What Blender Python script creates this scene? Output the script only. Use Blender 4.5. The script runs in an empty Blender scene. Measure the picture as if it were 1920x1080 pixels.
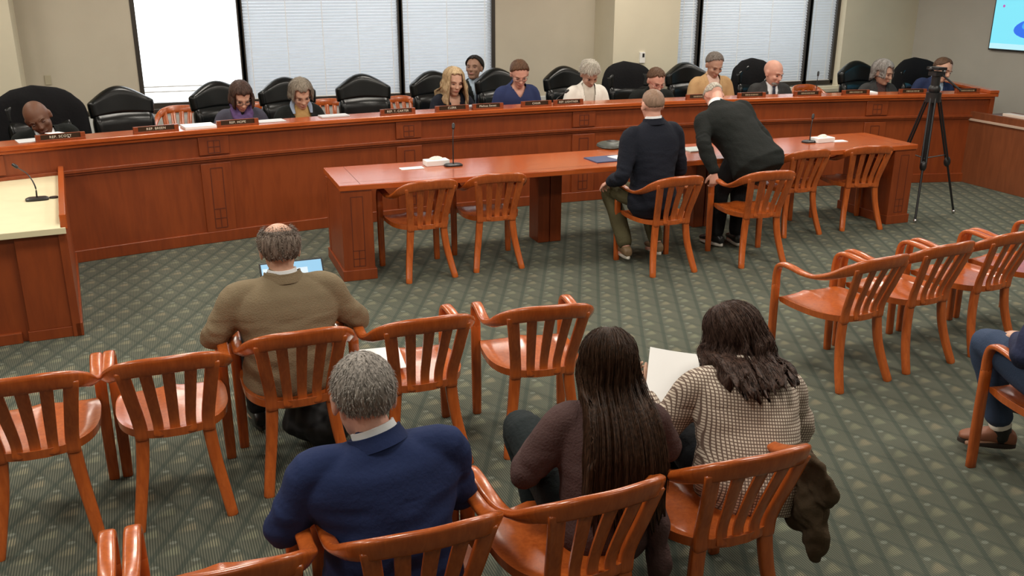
import bpy, bmesh, math, random
import numpy as np
from math import sin, cos, pi, radians, sqrt, atan2, hypot, tan
from mathutils import Vector, Matrix, noise
random.seed(7)
V = Vector
SC = bpy.context.scene
COL = SC.collection

# ------------------------------------------------------------------ camera
F, PITCH, ROLL, YAW, H = 1737.43, radians(18.655), radians(0.12), radians(20.07), 2.238
_h = V((sin(YAW), cos(YAW), 0)); _r = V((cos(YAW), -sin(YAW), 0)); _u = V((0, 0, 1))
_f = _h*cos(PITCH) - _u*sin(PITCH); _up = _h*sin(PITCH) + _u*cos(PITCH)
_r2 = _r*cos(ROLL) + _up*sin(ROLL); _up2 = -_r*sin(ROLL) + _up*cos(ROLL)
cam = bpy.data.cameras.new('camera'); camo = bpy.data.objects.new('camera', cam); COL.objects.link(camo)
M3 = Matrix((_r2, _up2, -_f)).transposed()
camo.matrix_world = Matrix.Translation((0, 0, H)) @ M3.to_4x4()
cam.sensor_width = 36; cam.lens = F/1920*36; cam.clip_start = .05
SC.camera = camo
def ray(px, py): return _f + _r2*((px-960)/F) + _up2*((540-py)/F)
def atz(px, py, z):
    d = ray(px, py); return V((0, 0, H)) + d*((z-H)/d.z)
def atY(px, py, Y):
    d = ray(px, py); return V((0, 0, H)) + d*(Y/d.y)

# ------------------------------------------------------------------ materials
def nodes_of(m):
    m.use_nodes = True; nt = m.node_tree; return nt, nt.nodes['Principled BSDF']
MATS = {}
def mat(name, col, rough=.6, metal=0, var=0, vscale=8, bump=0, bscale=60, coat=0, stretch=None, spec=None, emis=None, sheen=0):
    if name in MATS: return MATS[name]
    m = bpy.data.materials.new(name); nt, b = nodes_of(m); N = nt.nodes; L = nt.links
    b.inputs['Base Color'].default_value = (*col, 1); b.inputs['Roughness'].default_value = rough
    b.inputs['Metallic'].default_value = metal; b.inputs['Coat Weight'].default_value = coat
    if coat: b.inputs['Coat Roughness'].default_value = .12
    if sheen: b.inputs['Sheen Weight'].default_value = sheen
    if spec is not None: b.inputs['Specular IOR Level'].default_value = spec
    if emis:
        b.inputs['Emission Color'].default_value = (*emis[:3], 1); b.inputs['Emission Strength'].default_value = emis[3]
    if var or bump:
        tc = N.new('ShaderNodeTexCoord'); mp = N.new('ShaderNodeMapping'); L.new(tc.outputs['Object'], mp.inputs[0])
        if stretch: mp.inputs['Scale'].default_value = stretch
        if var:
            n = N.new('ShaderNodeTexNoise'); n.inputs['Scale'].default_value = vscale; n.inputs['Detail'].default_value = 5
            L.new(mp.outputs[0], n.inputs['Vector'])
            r = N.new('ShaderNodeMapRange'); r.inputs[1].default_value = .3; r.inputs[2].default_value = .7
            r.inputs[3].default_value = 1-var; r.inputs[4].default_value = 1+var; L.new(n.outputs[0], r.inputs[0])
            mx = N.new('ShaderNodeVectorMath'); mx.operation = 'SCALE'; mx.inputs[0].default_value = col
            L.new(r.outputs[0], mx.inputs['Scale']); L.new(mx.outputs[0], b.inputs['Base Color'])
        if bump:
            n2 = N.new('ShaderNodeTexNoise'); n2.inputs['Scale'].default_value = bscale; n2.inputs['Detail'].default_value = 4
            L.new(mp.outputs[0], n2.inputs['Vector'])
            bp = N.new('ShaderNodeBump'); bp.inputs['Strength'].default_value = bump; bp.inputs['Distance'].default_value = .01
            L.new(n2.outputs[0], bp.inputs['Height']); L.new(bp.outputs[0], b.inputs['Normal'])
    MATS[name] = m; return m

def wood(name, c1, c2, rough=.3, coat=.5, stretch=(9, 9, 1.2), grain=6):
    if name in MATS: return MATS[name]
    m = bpy.data.materials.new(name); nt, b = nodes_of(m); N = nt.nodes; L = nt.links
    tc = N.new('ShaderNodeTexCoord'); mp = N.new('ShaderNodeMapping'); mp.inputs['Scale'].default_value = stretch
    L.new(tc.outputs['Object'], mp.inputs[0])
    n = N.new('ShaderNodeTexNoise'); n.inputs['Scale'].default_value = grain; n.inputs['Detail'].default_value = 8; n.inputs['Distortion'].default_value = .8
    L.new(mp.outputs[0], n.inputs['Vector'])
    n3 = N.new('ShaderNodeTexNoise'); n3.inputs['Scale'].default_value = .9; n3.inputs['Detail'].default_value = 3
    L.new(tc.outputs['Object'], n3.inputs['Vector'])
    ad = N.new('ShaderNodeMath'); ad.operation = 'ADD'; L.new(n.outputs[0], ad.inputs[0]); L.new(n3.outputs[0], ad.inputs[1])
    r = N.new('ShaderNodeValToRGB'); r.color_ramp.elements[0].position = .75; r.color_ramp.elements[1].position = 1.25
    r.color_ramp.elements[0].position = .38; r.color_ramp.elements[1].position = .62
    hf = N.new('ShaderNodeMath'); hf.operation = 'MULTIPLY'; hf.inputs[1].default_value = .5; L.new(ad.outputs[0], hf.inputs[0])
    r.color_ramp.elements[0].color = (*c1, 1); r.color_ramp.elements[1].color = (*c2, 1)
    L.new(hf.outputs[0], r.inputs[0]); L.new(r.outputs[0], b.inputs['Base Color'])
    b.inputs['Roughness'].default_value = rough; b.inputs['Coat Weight'].default_value = coat; b.inputs['Coat Roughness'].default_value = .14
    bp = N.new('ShaderNodeBump'); bp.inputs['Strength'].default_value = .06; bp.inputs['Distance'].default_value = .003
    L.new(n.outputs[0], bp.inputs['Height']); L.new(bp.outputs[0], b.inputs['Normal'])
    MATS[name] = m; return m

W_CHAIR = wood('chair_cherry_wood', (.35, .071, .012), (.51, .118, .020), .27, .34)
W_DAIS = wood('dais_cherry_wood', (.185, .033, .006), (.255, .050, .009), .42, .06, (5, 5, .7), 4)
W_DARK = wood('dark_inlay_wood', (.09, .016, .006), (.12, .024, .008), .5, .1)
W_DESK = wood('table_cherry_wood', (.36, .066, .012), (.48, .100, .018), .23, .42, (1, 7, 7), 4)
W_BROWN = wood('walnut_brown_wood', (.14, .040, .014), (.20, .058, .020), .42, .2, (5, 5, .7), 4)
CREAM = mat('cream_laminate', (.80, .74, .50), .35, var=.03)
CREAM_EDGE = mat('cream_edge', (.66, .60, .40), .5)
WALLM = mat('wall_paint', (.50, .455, .36), .85, var=.03, vscale=3, bump=.05, bscale=150)
WALLB = mat('wall_paint_lit', (.62, .575, .44), .85, var=.03, vscale=3)  # wall paint lightened in colour where the column and right-hand wall are lit
WALLG = mat('wall_paint_grey', (.43, .41, .36), .85, var=.03, vscale=3)
CEILM = mat('ceiling_white', (.75, .74, .70), .9)
FRAMEM = mat('window_frame_bronze', (.030, .024, .018), .45)
LEATH = mat('black_leather', (.003, .004, .004), .26, spec=.35, bump=.06, bscale=220, var=.15)
BLACK = mat('black_plastic', (.012, .012, .013), .4)
DARKM = mat('dark_metal', (.03, .03, .032), .35, .6)
CHROME = mat('bright_metal', (.6, .6, .62), .25, 1)
PAPER = mat('white_paper', (.86, .86, .85), .7)
PAPERD = mat('printed_grey_paper', (.55, .56, .58), .7)
WHITEP = mat('white_plastic', (.75, .75, .72), .4)
GREYP = mat('grey_panel_paint', (.60, .62, .60), .6)
BRASSD = mat('plate_dark_brown', (.035, .018, .008), .35)
LETTER = mat('pale_lettering', (.80, .76, .62), .5)

# carpet
def carpet():
    m = bpy.data.materials.new('patterned_carpet'); nt, b = nodes_of(m); N = nt.nodes; L = nt.links
    tc = N.new('ShaderNodeTexCoord'); sp = N.new('ShaderNodeSeparateXYZ'); 
    mp = N.new('ShaderNodeMapping'); mp.inputs['Rotation'].default_value = (0, 0, radians(-2))
    L.new(tc.outputs['Object'], mp.inputs[0]); L.new(mp.outputs[0], sp.inputs[0])
    def op(o, a, bb=None, c=None):
        n = N.new('ShaderNodeMath'); n.operation = o
        for i, v in enumerate((a, bb, c)):
            if v is None: continue
            if isinstance(v, (int, float)): n.inputs[i].default_value = v
            else: L.new(v, n.inputs[i])
        return n.outputs[0]
    def sm(x, a, bb):
        n = N.new('ShaderNodeMapRange'); n.interpolation_type = 'SMOOTHSTEP'; L.new(x, n.inputs[0])
        n.inputs[1].default_value = a; n.inputs[2].default_value = bb; return n.outputs[0]
    w = .157
    X, Y = sp.outputs[0], sp.outputs[1]
    u = op('DIVIDE', X, w); v = op('DIVIDE', Y, w)
    row = op('FLOOR', v); us = op('SUBTRACT', u, op('MULTIPLY', row, .5))
    a = op('FRACT', us); bb = op('FRACT', v)
    cell = op('ADD', op('FLOOR', us), op('MULTIPLY', row, 17.3))
    wn = N.new('ShaderNodeTexWhiteNoise'); wn.noise_dimensions = '1D'; L.new(cell, wn.inputs['W'])
    # fan: right-angled wedge, widening and brightening to the right
    top = op('ADD', .40, op('MULTIPLY', sm(a, .12, .72), .28))
    fan = op('MULTIPLY', op('MULTIPLY', sm(a, .12, .62), op('SUBTRACT', 1, sm(a, .70, .80))),
             op('MULTIPLY', sm(bb, .24, .40), op('SUBTRACT', 1, sm(op('SUBTRACT', bb, top), -.08, .08))))
    # dot
    dx = op('DIVIDE', op('SUBTRACT', a, .62), .11); dy = op('DIVIDE', op('SUBTRACT', bb, .90), .08)
    rr = op('ADD', op('MULTIPLY', dx, dx), op('MULTIPLY', dy, dy)); dot = op('SUBTRACT', 1, sm(rr, .4, 1.3))
    # darker diagonal veins between columns of the lattice
    ve = op('FRACT', op('SUBTRACT', u, op('MULTIPLY', v, .5)))
    ved = op('ABSOLUTE', op('SUBTRACT', ve, .93)); vein = op('SUBTRACT', 1, sm(ved, .05, .14))
    ve2 = op('FRACT', op('ADD', u, op('MULTIPLY', v, .5)))
    ved2 = op('ABSOLUTE', op('SUBTRACT', ve2, .2)); vein2 = op('SUBTRACT', 1, sm(ved2, .03, .11))
    rib = op('ADD', .5, op('MULTIPLY', op('SINE', op('MULTIPLY', X, 2*pi/.0105)), .5))
    ns = N.new('ShaderNodeTexNoise'); ns.inputs['Scale'].default_value = 260; ns.inputs['Detail'].default_value = 2
    L.new(tc.outputs['Object'], ns.inputs['Vector'])
    def mix(f, A, B):
        n = N.new('ShaderNodeMix'); n.data_type = 'RGBA'
        L.new(f, n.inputs['Factor'])
        for k, c in (('A', A), ('B', B)):
            s = [i for i in n.inputs if i.name == k and i.type == 'RGBA'][0]
            if isinstance(c, tuple): s.default_value = (*c, 1)
            else: L.new(c, s)
        return [o for o in n.outputs if o.type == 'RGBA'][0]
    dk, md = (.056, .066, .054), (.142, .146, .112)
    c0 = mix(rib, dk, md)
    c1 = mix(op('MULTIPLY', vein, .5), c0, (.042, .058, .050))
    c1 = mix(op('MULTIPLY', vein2, .30), c1, (.042, .058, .050))
    fc = mix(wn.outputs[0], (.32, .27, .175), (.26, .275, .185))
    c2 = mix(op('MULTIPLY', fan, op('ADD', .06, op('MULTIPLY', op('POWER', rib, 1.6), .80))), c1, fc)
    c3 = mix(op('MULTIPLY', dot, op('ADD', .12, op('MULTIPLY', rib, .4))), c2, (.30, .33, .28))
    L.new(c3, b.inputs['Base Color']); b.inputs['Roughness'].default_value = .95; b.inputs['Specular IOR Level'].default_value = .1
    bp = N.new('ShaderNodeBump'); bp.inputs['Strength'].default_value = .4; bp.inputs['Distance'].default_value = .003
    L.new(op('ADD', rib, ns.outputs[0]), bp.inputs['Height']); L.new(bp.outputs[0], b.inputs['Normal'])
    return m
CARPET = carpet()

# ------------------------------------------------------------------ mesh helpers
class G:
    def __init__(s): s.v = []; s.f = []
    def add(s, vs, fs):
        k = len(s.v); s.v += [tuple(x) for x in vs]; s.f += [tuple(i+k for i in f) for f in fs]; return s
    def box(s, x0, x1, y0, y1, z0, z1, M=None):
        vs = [V((x, y, z)) for z in (z0, z1) for y in (y0, y1) for x in (x0, x1)]
        if M is not None: vs = [M @ q for q in vs]
        return s.add(vs, [(0, 2, 3, 1), (4, 5, 7, 6), (0, 1, 5, 4), (2, 6, 7, 3), (0, 4, 6, 2), (1, 3, 7, 5)])
    def rings(s, R, cap=True, closed=True):
        n = len(R[0]); k = len(s.v)
        for r in R: s.v += [tuple(q) for q in r]
        m = n if closed else n-1
        for i in range(len(R)-1):
            for j in range(m):
                a = k+i*n+j; b = k+i*n+(j+1) % n
                s.f.append((a, b, b+n, a+n))
        if cap:
            s.f.append(tuple(k+j for j in reversed(range(n)))); s.f.append(tuple(k+(len(R)-1)*n+j for j in range(n)))
        return s
    def ball(s, c, r, R=None, n=14, m=9):
        c = V(c); R = R or Matrix.Identity(3)
        if isinstance(r, (int, float)): r = (r, r, r)
        vs = []; fs = []
        vs.append(c + R @ V((0, 0, r[2])))
        for i in range(1, m):
            t = pi*i/m
            for j in range(n):
                a = 2*pi*j/n; vs.append(c + R @ V((r[0]*sin(t)*cos(a), r[1]*sin(t)*sin(a), r[2]*cos(t))))
        vs.append(c + R @ V((0, 0, -r[2])))
        for j in range(n): fs.append((0, 1+j, 1+(j+1) % n))
        for i in range(m-2):
            for j in range(n):
                a = 1+i*n+j; b = 1+i*n+(j+1) % n; fs.append((a, a+n, b+n, b))
        e = len(vs)-1; q = 1+(m-2)*n
        for j in range(n): fs.append((e, q+(j+1) % n, q+j))
        return s.add(vs, fs)
def crom(P, sub):
    out = []; n = len(P)
    def g(i): return P[max(0, min(n-1, i))]
    for i in range(n-1):
        a, b, c, d = g(i-1), g(i), g(i+1), g(i+2)
        if i == 0: a = b*2-c
        if i == n-2: d = c*2-b
        for k in range(sub):
            t = k/sub
            out.append(((b*2) + (c-a)*t + (a*2-b*5+c*4-d)*t*t + (b*3-a-c*3+d)*t*t*t)*.5)
    out.append(P[-1].copy() if hasattr(P[-1], 'copy') else P[-1]); return out
def sweep(g, pts, sub=5, n=12, pw=.6, capped=True):
    """pts: (pos, width axis, width, thickness); rounded board or limb following a smooth path"""
    P = crom([V(p[0]) for p in pts], sub); A = crom([V(p[1]) for p in pts], sub)
    Wd = crom([V((p[2], p[3], 0)) for p in pts], sub)
    R = []
    for i, q in enumerate(P):
        T = (P[min(i+1, len(P)-1)] - P[max(i-1, 0)]).normalized()
        a = (A[i] - T*A[i].dot(T)).normalized(); b = T.cross(a)
        ring = []
        for k in range(n):
            th = 2*pi*k/n + pi/n; c, s_ = cos(th), sin(th)
            x = math.copysign(abs(c)**pw, c)*Wd[i].x/2; y = math.copysign(abs(s_)**pw, s_)*Wd[i].y/2
            ring.append(q + a*x + b*y)
        R.append(ring)
    if capped:  # softened ends
        for end in (0, -1):
            r = R[end]; c = sum(r, V())/n; o = R[1 if end == 0 else -2]; co = sum(o, V())/n
            d = (c-co).normalized(); t = min(Wd[end].x, Wd[end].y)*.25
            R = ([[c + (q-c)*.75 + d*t for q in r]] + R) if end == 0 else (R + [[c + (q-c)*.75 + d*t for q in r]])
    g.rings(R); return g
def tube(g, pts, r, n=10, sub=1, hint=(0, 0, 1)):
    if isinstance(r, (int, float)): r = [r]*len(pts)
    h = V(hint); d = (V(pts[-1])-V(pts[0])).normalized()
    if abs(d.dot(h)) > .95: h = V((1, 0, 0)) if abs(d.x) < .9 else V((0, 1, 0))
    return sweep(g, [(p, h, 2*q, 2*q) for p, q in zip(pts, r)], sub, n, 1, False)
def limb(g, pts, sub=3, n=14, hint=(1, 0, 0)):
    """pts: (pos, ra, rb)"""
    return sweep(g, [(p[0], hint, 2*p[1], 2*p[2]) for p in pts], sub, n, .92, True)

def mesh_of(g, name):
    me = bpy.data.meshes.new(name); me.from_pydata(g.v, [], g.f); me.update(); return me
def build(name, g, m, parent=None, smooth=True, bevel=0, angle=40, sub=0, me=None, solid=0):
    me = me or mesh_of(g, name)
    if m is not None: me.materials.append(m)
    if smooth:
        me.polygons.foreach_set('use_smooth', [True]*len(me.polygons))
        try: me.set_sharp_from_angle(angle=radians(angle))
        except Exception: pass
    o = bpy.data.objects.new(name, me); COL.objects.link(o)
    if parent is not None: o.parent = parent
    if solid:
        s_ = o.modifiers.new('thickness', 'SOLIDIFY'); s_.thickness = solid; s_.offset = 0
    if bevel:
        b = o.modifiers.new('bevel', 'BEVEL'); b.width = bevel; b.segments = 2; b.limit_method = 'ANGLE'; b.angle_limit = radians(35)
        b.harden_normals = False
    if sub:
        b = o.modifiers.new('subdivide', 'SUBSURF'); b.levels = sub; b.render_levels = sub
    return o
def thing(name, label, cat, loc=(0, 0, 0), rz=0, group=None):
    o = bpy.data.objects.new(name, None); COL.objects.link(o); o.location = loc; o.rotation_euler = (0, 0, rz)
    o.empty_display_size = .1
    tag(o, label, cat, group); return o
def tag(o, label, cat, group=None):
    o['label'] = label; o['category'] = cat
    if group: o['group'] = group
    return o
def struct(name, g, m, parent=None, bevel=0, smooth=False):
    o = build(name, g, m, parent, smooth=smooth, bevel=bevel)
    if parent is None: o['kind'] = 'structure'
    return o
def dup(root, loc, rz, label, group=None, name=None):
    r = root.copy(); COL.objects.link(r); r.location = loc; r.rotation_euler = (0, 0, rz); r['label'] = label
    if group: r['group'] = group
    elif 'group' in r: del r['group']
    for ch in list(root.children):
        c = ch.copy(); COL.objects.link(c); c.parent = r
        for gg in list(ch.children):
            d = gg.copy(); COL.objects.link(d); d.parent = c
    return r
def fuse(g, voxel, smooth=4, fac=.5, name='body'):
    me = mesh_of(g, name); o = bpy.data.objects.new('tmp', me); COL.objects.link(o)
    r = o.modifiers.new('r', 'REMESH'); r.mode = 'VOXEL'; r.voxel_size = voxel
    if smooth:
        s_ = o.modifiers.new('s', 'SMOOTH'); s_.factor = fac; s_.iterations = smooth
    dg = bpy.context.evaluated_depsgraph_get(); dg.update()
    out = bpy.data.meshes.new_from_object(o.evaluated_get(dg)); out.name = name
    bpy.data.objects.remove(o); bpy.data.meshes.remove(me); return out
def displace(me, fn):
    n = len(me.vertices); co = np.empty(n*3, np.float32); no = np.empty(n*3, np.float32)
    me.vertices.foreach_get('co', co); me.vertex_normals.foreach_get('vector', no)
    co = co.reshape(-1, 3); no = no.reshape(-1, 3)
    d = np.fromiter((fn(V(c.tolist())) for c in co), np.float32, n)
    co += no*d[:, None]; me.vertices.foreach_set('co', co.ravel()); me.update()
def cut_faces(me, fn):
    bm = bmesh.new(); bm.from_mesh(me)
    dl = [f for f in bm.faces if fn(f.calc_center_median())]
    bmesh.ops.delete(bm, geom=dl, context='FACES'); bm.to_mesh(me); bm.free(); me.update()
    return me

# ------------------------------------------------------------------ room
DX0, DC, DA = 8.64, 3.9, .028
def dY(x): return DX0 - DA*(x-DC)**2           # front line of the curved dais
def dN(x):                                      # unit normal of the dais front, away from the audience
    t = V((1, -2*DA*(x-DC), 0)).normalized(); return V((-t.y, t.x, 0))
WYL, WYR, XC = 10.95, 10.40, atY(1120, 60, 10.95).x
floor = struct('floor', G().add([(-6, -3, 0), (14, -3, 0), (14, 12, 0), (-6, 12, 0)], [(0, 1, 2, 3)]), CARPET)
struct('ceiling', G().add([(-6, -3, 3.0), (14, -3, 3.0), (14, 12, 3.0), (-6, 12, 3.0)], [(0, 3, 2, 1)]), CEILM)
WZ1 = 2.75
def wallrun(g, x0, x1, y, z0, z1, th=.25): g.box(x0, x1, y, y+th, z0, z1)
SILL = .885
xw = [atY(a, 60, WYL).x for a in (249, 452, 751, 928)]
g = G(); XL = atY(24, 60, 10.6).x
g.box(XL, xw[0], WYL, WYL+.3, 0, 3); g.box(xw[3], XC+.9, WYL, WYL+.3, 0, 3)
g.box(xw[0], xw[3], WYL, WYL+.3, 0, SILL-.04); g.box(xw[0], xw[3], WYL, WYL+.3, WZ1, 3)
struct('wall_back', g, WALLM)
g = G(); g.box(-6, XL, 10.6, 11.3, 0, 3); struct('wall_left_column', g, WALLB)
xr = [atY(a, 60, WYR+.12).x for a in (1264, 1311, 1516, 1567)]
XR0 = atY(1151, 60, WYR).x; XR1 = atY(1715, 60, WYR).x
g = G(); g.box(XR0, xr[0], WYR, WYR+.8, 0, 3)
g.box(xr[3]+.03, XR1+.1, WYR, WYR+.8, 0, 3); g.box(xr[0], xr[3]+.03, WYR, WYR+.8, 0, SILL-.05); g.box(xr[0], xr[3]+.03, WYR, WYR+.8, WZ1, 3)
struct('wall_back_right', g, WALLB)
ang = radians(14)
dR = V((-sin(ang), -cos(ang), 0))
P0 = V((XR1, WYR+.02, 0)); P1 = P0 + dR*0 + V((0, 0, 0))
g = G(); n_ = V((cos(ang), -sin(ang), 0)); q = [P0, P0 + dR*13, P0 + dR*13 + n_*.2, P0 + n_*.2]
# the right wall swings out so that the room widens towards the audience
ang = radians(-9); dR = V((-sin(ang), -cos(ang), 0)); n_ = V((cos(ang), -sin(ang), 0))
q = [P0, P0 + dR*13, P0 + dR*13 + n_*.2, P0 + n_*.2]
g.add([a for a in q] + [a + V((0, 0, 3)) for a in q], [(0, 1, 5, 4), (1, 2, 6, 5), (2, 3, 7, 6), (3, 0, 4, 7)])
struct('wall_right', g, WALLG)
struct('wall_left', G().box(-5.2, -5, -3, 11.3, 0, 3), WALLM)
struct('wall_rear', G().box(-6, 14, -3, -2.8, 0, 3), WALLM)

# windows
GLASS = bpy.data.materials.new('window_glass'); nt, b_ = nodes_of(GLASS)
tr = nt.nodes.new('ShaderNodeBsdfTransparent'); gl = nt.nodes.new('ShaderNodeBsdfGlossy'); gl.inputs['Roughness'].default_value = .02
mxs = nt.nodes.new('ShaderNodeMixShader'); mxs.inputs[0].default_value = .06
nt.links.new(tr.outputs[0], mxs.inputs[1]); nt.links.new(gl.outputs[0], mxs.inputs[2]); nt.links.new(mxs.outputs[0], nt.nodes['Material Output'].inputs[0])
BLIND = bpy.data.materials.new('blind_slats'); nt, b_ = nodes_of(BLIND)
tl = nt.nodes.new('ShaderNodeBsdfTranslucent'); tl.inputs[0].default_value = (.70, .74, .78, 1)
b_.inputs['Base Color'].default_value = (.62, .63, .64, 1); b_.inputs['Roughness'].default_value = .5
mxs = nt.nodes.new('ShaderNodeMixShader'); mxs.inputs[0].default_value = .50
nt.links.new(b_.outputs[0], mxs.inputs[1]); nt.links.new(tl.outputs[0], mxs.inputs[2]); nt.links.new(mxs.outputs[0], nt.nodes['Material Output'].inputs[0])
def window(idx, x0, x1, y, blind=True, bars=(), depth=.07):
    g = G(); fw = .045
    for a, b in ((x0, x0+fw), (x1-fw, x1)): g.box(a, b, y-.01, y+depth, SILL-.02, WZ1)
    g.box(x0, x1, y-.01, y+depth, SILL-.04, SILL+.02); g.box(x0, x1, y-.01, y+depth, WZ1-.04, WZ1)
    w = struct('window_%d' % idx, g, FRAMEM, smooth=False)
    build('pane', G().box(x0+fw, x1-fw, y+depth+.01, y+depth+.016, SILL, WZ1-.04), GLASS, w, smooth=False)
    if blind:
        g = G(); z = SILL+.03; k = 0
        while z < WZ1-.06:
            M = Matrix.Translation((0, y+.034, z)) @ Matrix.Rotation(radians(58), 4, 'X')
            g.box(x0+fw+.004, x1-fw-.004, -.0185, .0185, -.0006, .0006, M); z += .034
        bl = build('blind', g, BLIND, w, smooth=False)
        g = G(); n = max(1, int((x1-x0)/.45))
        for i in range(n+1):
            xx = x0+fw+.08+(x1-x0-2*fw-.16)*i/n
            g.box(xx-.004, xx+.004, y+.012, y+.014, SILL+.02, WZ1-.05)
        build('ladder_cord', g, PAPER, w, smooth=False)
        build('bottom_rail', G().box(x0+fw, x1-fw, y+.018, y+.042, SILL+.015, SILL+.03), WHITEP, w, smooth=False)
    else:
        g = G()
        for zz in (1.02, 1.075): g.box(x0+fw, x1-fw, y+.03, y+.045, zz-.006, zz+.006)
        build('rail', g, GREYP, w, smooth=False)
    return w
window(1, xw[0], xw[1]+.03, WYL, False); window(2, xw[1]-.03, xw[2]+.03, WYL); window(3, xw[2]-.03, xw[3], WYL)
window(4, xr[0], xr[1]+.03, WYR+.12); window(5, xr[1]-.03, xr[2]+.03, WYR+.12); window(6, xr[2]-.03, xr[3]+.03, WYR+.12)
g = G(); xs0 = atY(143, 212, WYL-.05).x
g.box(xs0, xw[3]+.02, WYL-.10, WYL, SILL-.075, SILL-.035); struct('trim_1', g, FRAMEM, bevel=.004)
struct('trim_2', G().box(xr[0]-.02, XR1-.3, WYR-.05, WYR, SILL-.12, SILL-.07), WALLB, bevel=.004)
struct('trim_3', G().box(xs0-.8, XC+.2, WYL-.08, WYL, .02, SILL-.08), GREYP, bevel=.004)
struct('baseboard_back', G().box(XR0, XR1, WYR-.015, WYR, 0, .1), W_BROWN)

# ------------------------------------------------------------------ dais
dais = thing('dais_bench', 'long curved cherry wood committee dais with panelled front and name plates along its ledge', 'dais', (DC, DX0, 0))
DO = V((DC, DX0, 0))
def arcpt(x, off, z):
    p = V((x, dY(x), 0)) + dN(x)*off; return V((p.x, p.y, z)) - DO
def arcbar(g, x0, x1, o0, o1, z0, z1, n=60):
    R = []
    for i in range(n+1):
        x = x0 + (x1-x0)*i/n
        R.append([arcpt(x, o0, z0), arcpt(x, o1, z0), arcpt(x, o1, z1), arcpt(x, o0, z1)])
    return g.rings(R)
DXA, DXB = -4.2, 8.66
build('front_panel', arcbar(G(), DXA, DXB, .03, .07, 0, .96), W_DAIS, dais, angle=30)
build('base_rail', arcbar(G(), DXA, DXB, .008, .04, 0, .10), W_DAIS, dais, angle=30, bevel=.004)
g = G(); arcbar(g, DXA, DXB, 0, .04, .735, .762); arcbar(g, DXA, DXB, .014, .04, .715, .735)
build('moulding', g, W_DAIS, dais, angle=30, bevel=.003)
g = G(); arcbar(g, DXA, DXB+.03, -.022, .27, .962, 1.0); arcbar(g, DXA, DXB, 0, .05, .935, .962)
build('ledge', g, W_DESK, dais, angle=30, bevel=.006)
build('work_surface', arcbar(G(), DXA, DXB-.03, .20, .72, .735, .765), W_DESK, dais, angle=30, bevel=.004)
build('inner_panel', arcbar(G(), DXA, DXB, .24, .265, .765, .962), W_DAIS, dais, angle=30)
for px in (-1.36, .315, 2.09, 3.94, 5.66, 7.33):
    g = G(); arcbar(g, px-.125, px+.125, .012, .04, .10, .70, 3); arcbar(g, px-.125, px+.125, .012, .04, .775, .93, 3)
    pl = build('pilaster', g, W_DAIS, dais, angle=30, bevel=.003)
    g = G()
    def ln(xa, xb, za, zb): arcbar(g, px+xa, px+xb, .0095, .013, za, zb, 1)
    t = .003
    for z0, z1 in ((.79, .895), (.13, .30)):            # small windows of four squares
        for xx in (-.05, 0, .05): ln(xx-t, xx+t, z0, z1)
        for zz in (z0, (z0+z1)/2, z1): ln(-.05, .05, zz-t, zz+t)
    for xx in (-.05, .05): ln(xx-t, xx+t, .30, .66)
    ln(-.05, .05, .66-t, .66+t)
    build('inlay', g, W_DARK, pl, smooth=False)
g = G()
e0 = V((DXB+.01, dY(DXB), 0)) - DO; nn = dN(DXB); tt = V((nn.y, -nn.x, 0))
def obx(g, o, a, b, a0, a1, b0, b1, z0, z1):
    vs = [o + a*i + b*j + V((0, 0, k)) for k in (z0, z1) for j in (b0, b1) for i in (a0, a1)]
    g.add(vs, [(0, 2, 3, 1), (4, 5, 7, 6), (0, 1, 5, 4), (2, 6, 7, 3), (0, 4, 6, 2), (1, 3, 7, 5)]); return g
obx(g, e0, tt, nn, -.05, 0, 0, 1.3, 0, 1.0); build('end_panel', g, W_DAIS, dais, smooth=False, bevel=.004)
g = obx(G(), e0, tt, nn, -.09, .02, -.03, 1.35, 1.0, 1.035); build('end_cap', g, W_DESK, dais, smooth=False, bevel=.006)
# deskwork ends up as one heavy piece; counter wings either side of it are separate
# left staff counter
A = V((-.70, 6.24, 0)); B = V((-.86, 8.05, 0)); dl = (B-A).normalized(); nl = V((-dl.y, dl.x, 0))  # nl points left
wing = thing('staff_counter', 'low staff counter with cream top at the left end of the dais', 'counter', A)
O = V((0, 0, 0)); Lw = (B-A).length
g = obx(G(), O, dl, nl, .02, Lw, .0, .05, 0, .70); obx(g, O, dl, nl, .06, .10, .03, 2.6, 0, .70)
build('body_panel', g, W_DAIS, wing, smooth=False, bevel=.003)
g = obx(G(), O, dl, nl, .03, .11, -.008, .31, 0, .07); obx(g, O, dl, nl, .02, Lw, -.012, .03, 0, .09)
obx(g, O, dl, nl, .03, .10, .345, 2.6, 0, .07)
build('base_rail', g, W_DAIS, wing, smooth=False, bevel=.003)
for i in range(4):
    g = obx(G(), O, dl, nl, .035, .08, .02+.0+i*.62, .30+i*.62 if i == 0 else .12+i*.62, .07, .695)
    build('stile', g, W_DAIS, wing, smooth=False, bevel=.003)
g = obx(G(), O, dl, nl, 0, Lw, .03, 2.6, .70, .735); build('counter_top', g, CREAM, wing, smooth=False, bevel=.002)
g = obx(G(), O, dl, nl, -.012, 0.002, .0, 2.6, .697, .736); build('edge_band', g, CREAM_EDGE, wing, smooth=False, bevel=.002)
g = obx(G(), O, dl, nl, .09, Lw, -.01, .03, .70, .80); build('side_rail', g, W_DESK, wing, smooth=False, bevel=.006)

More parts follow.
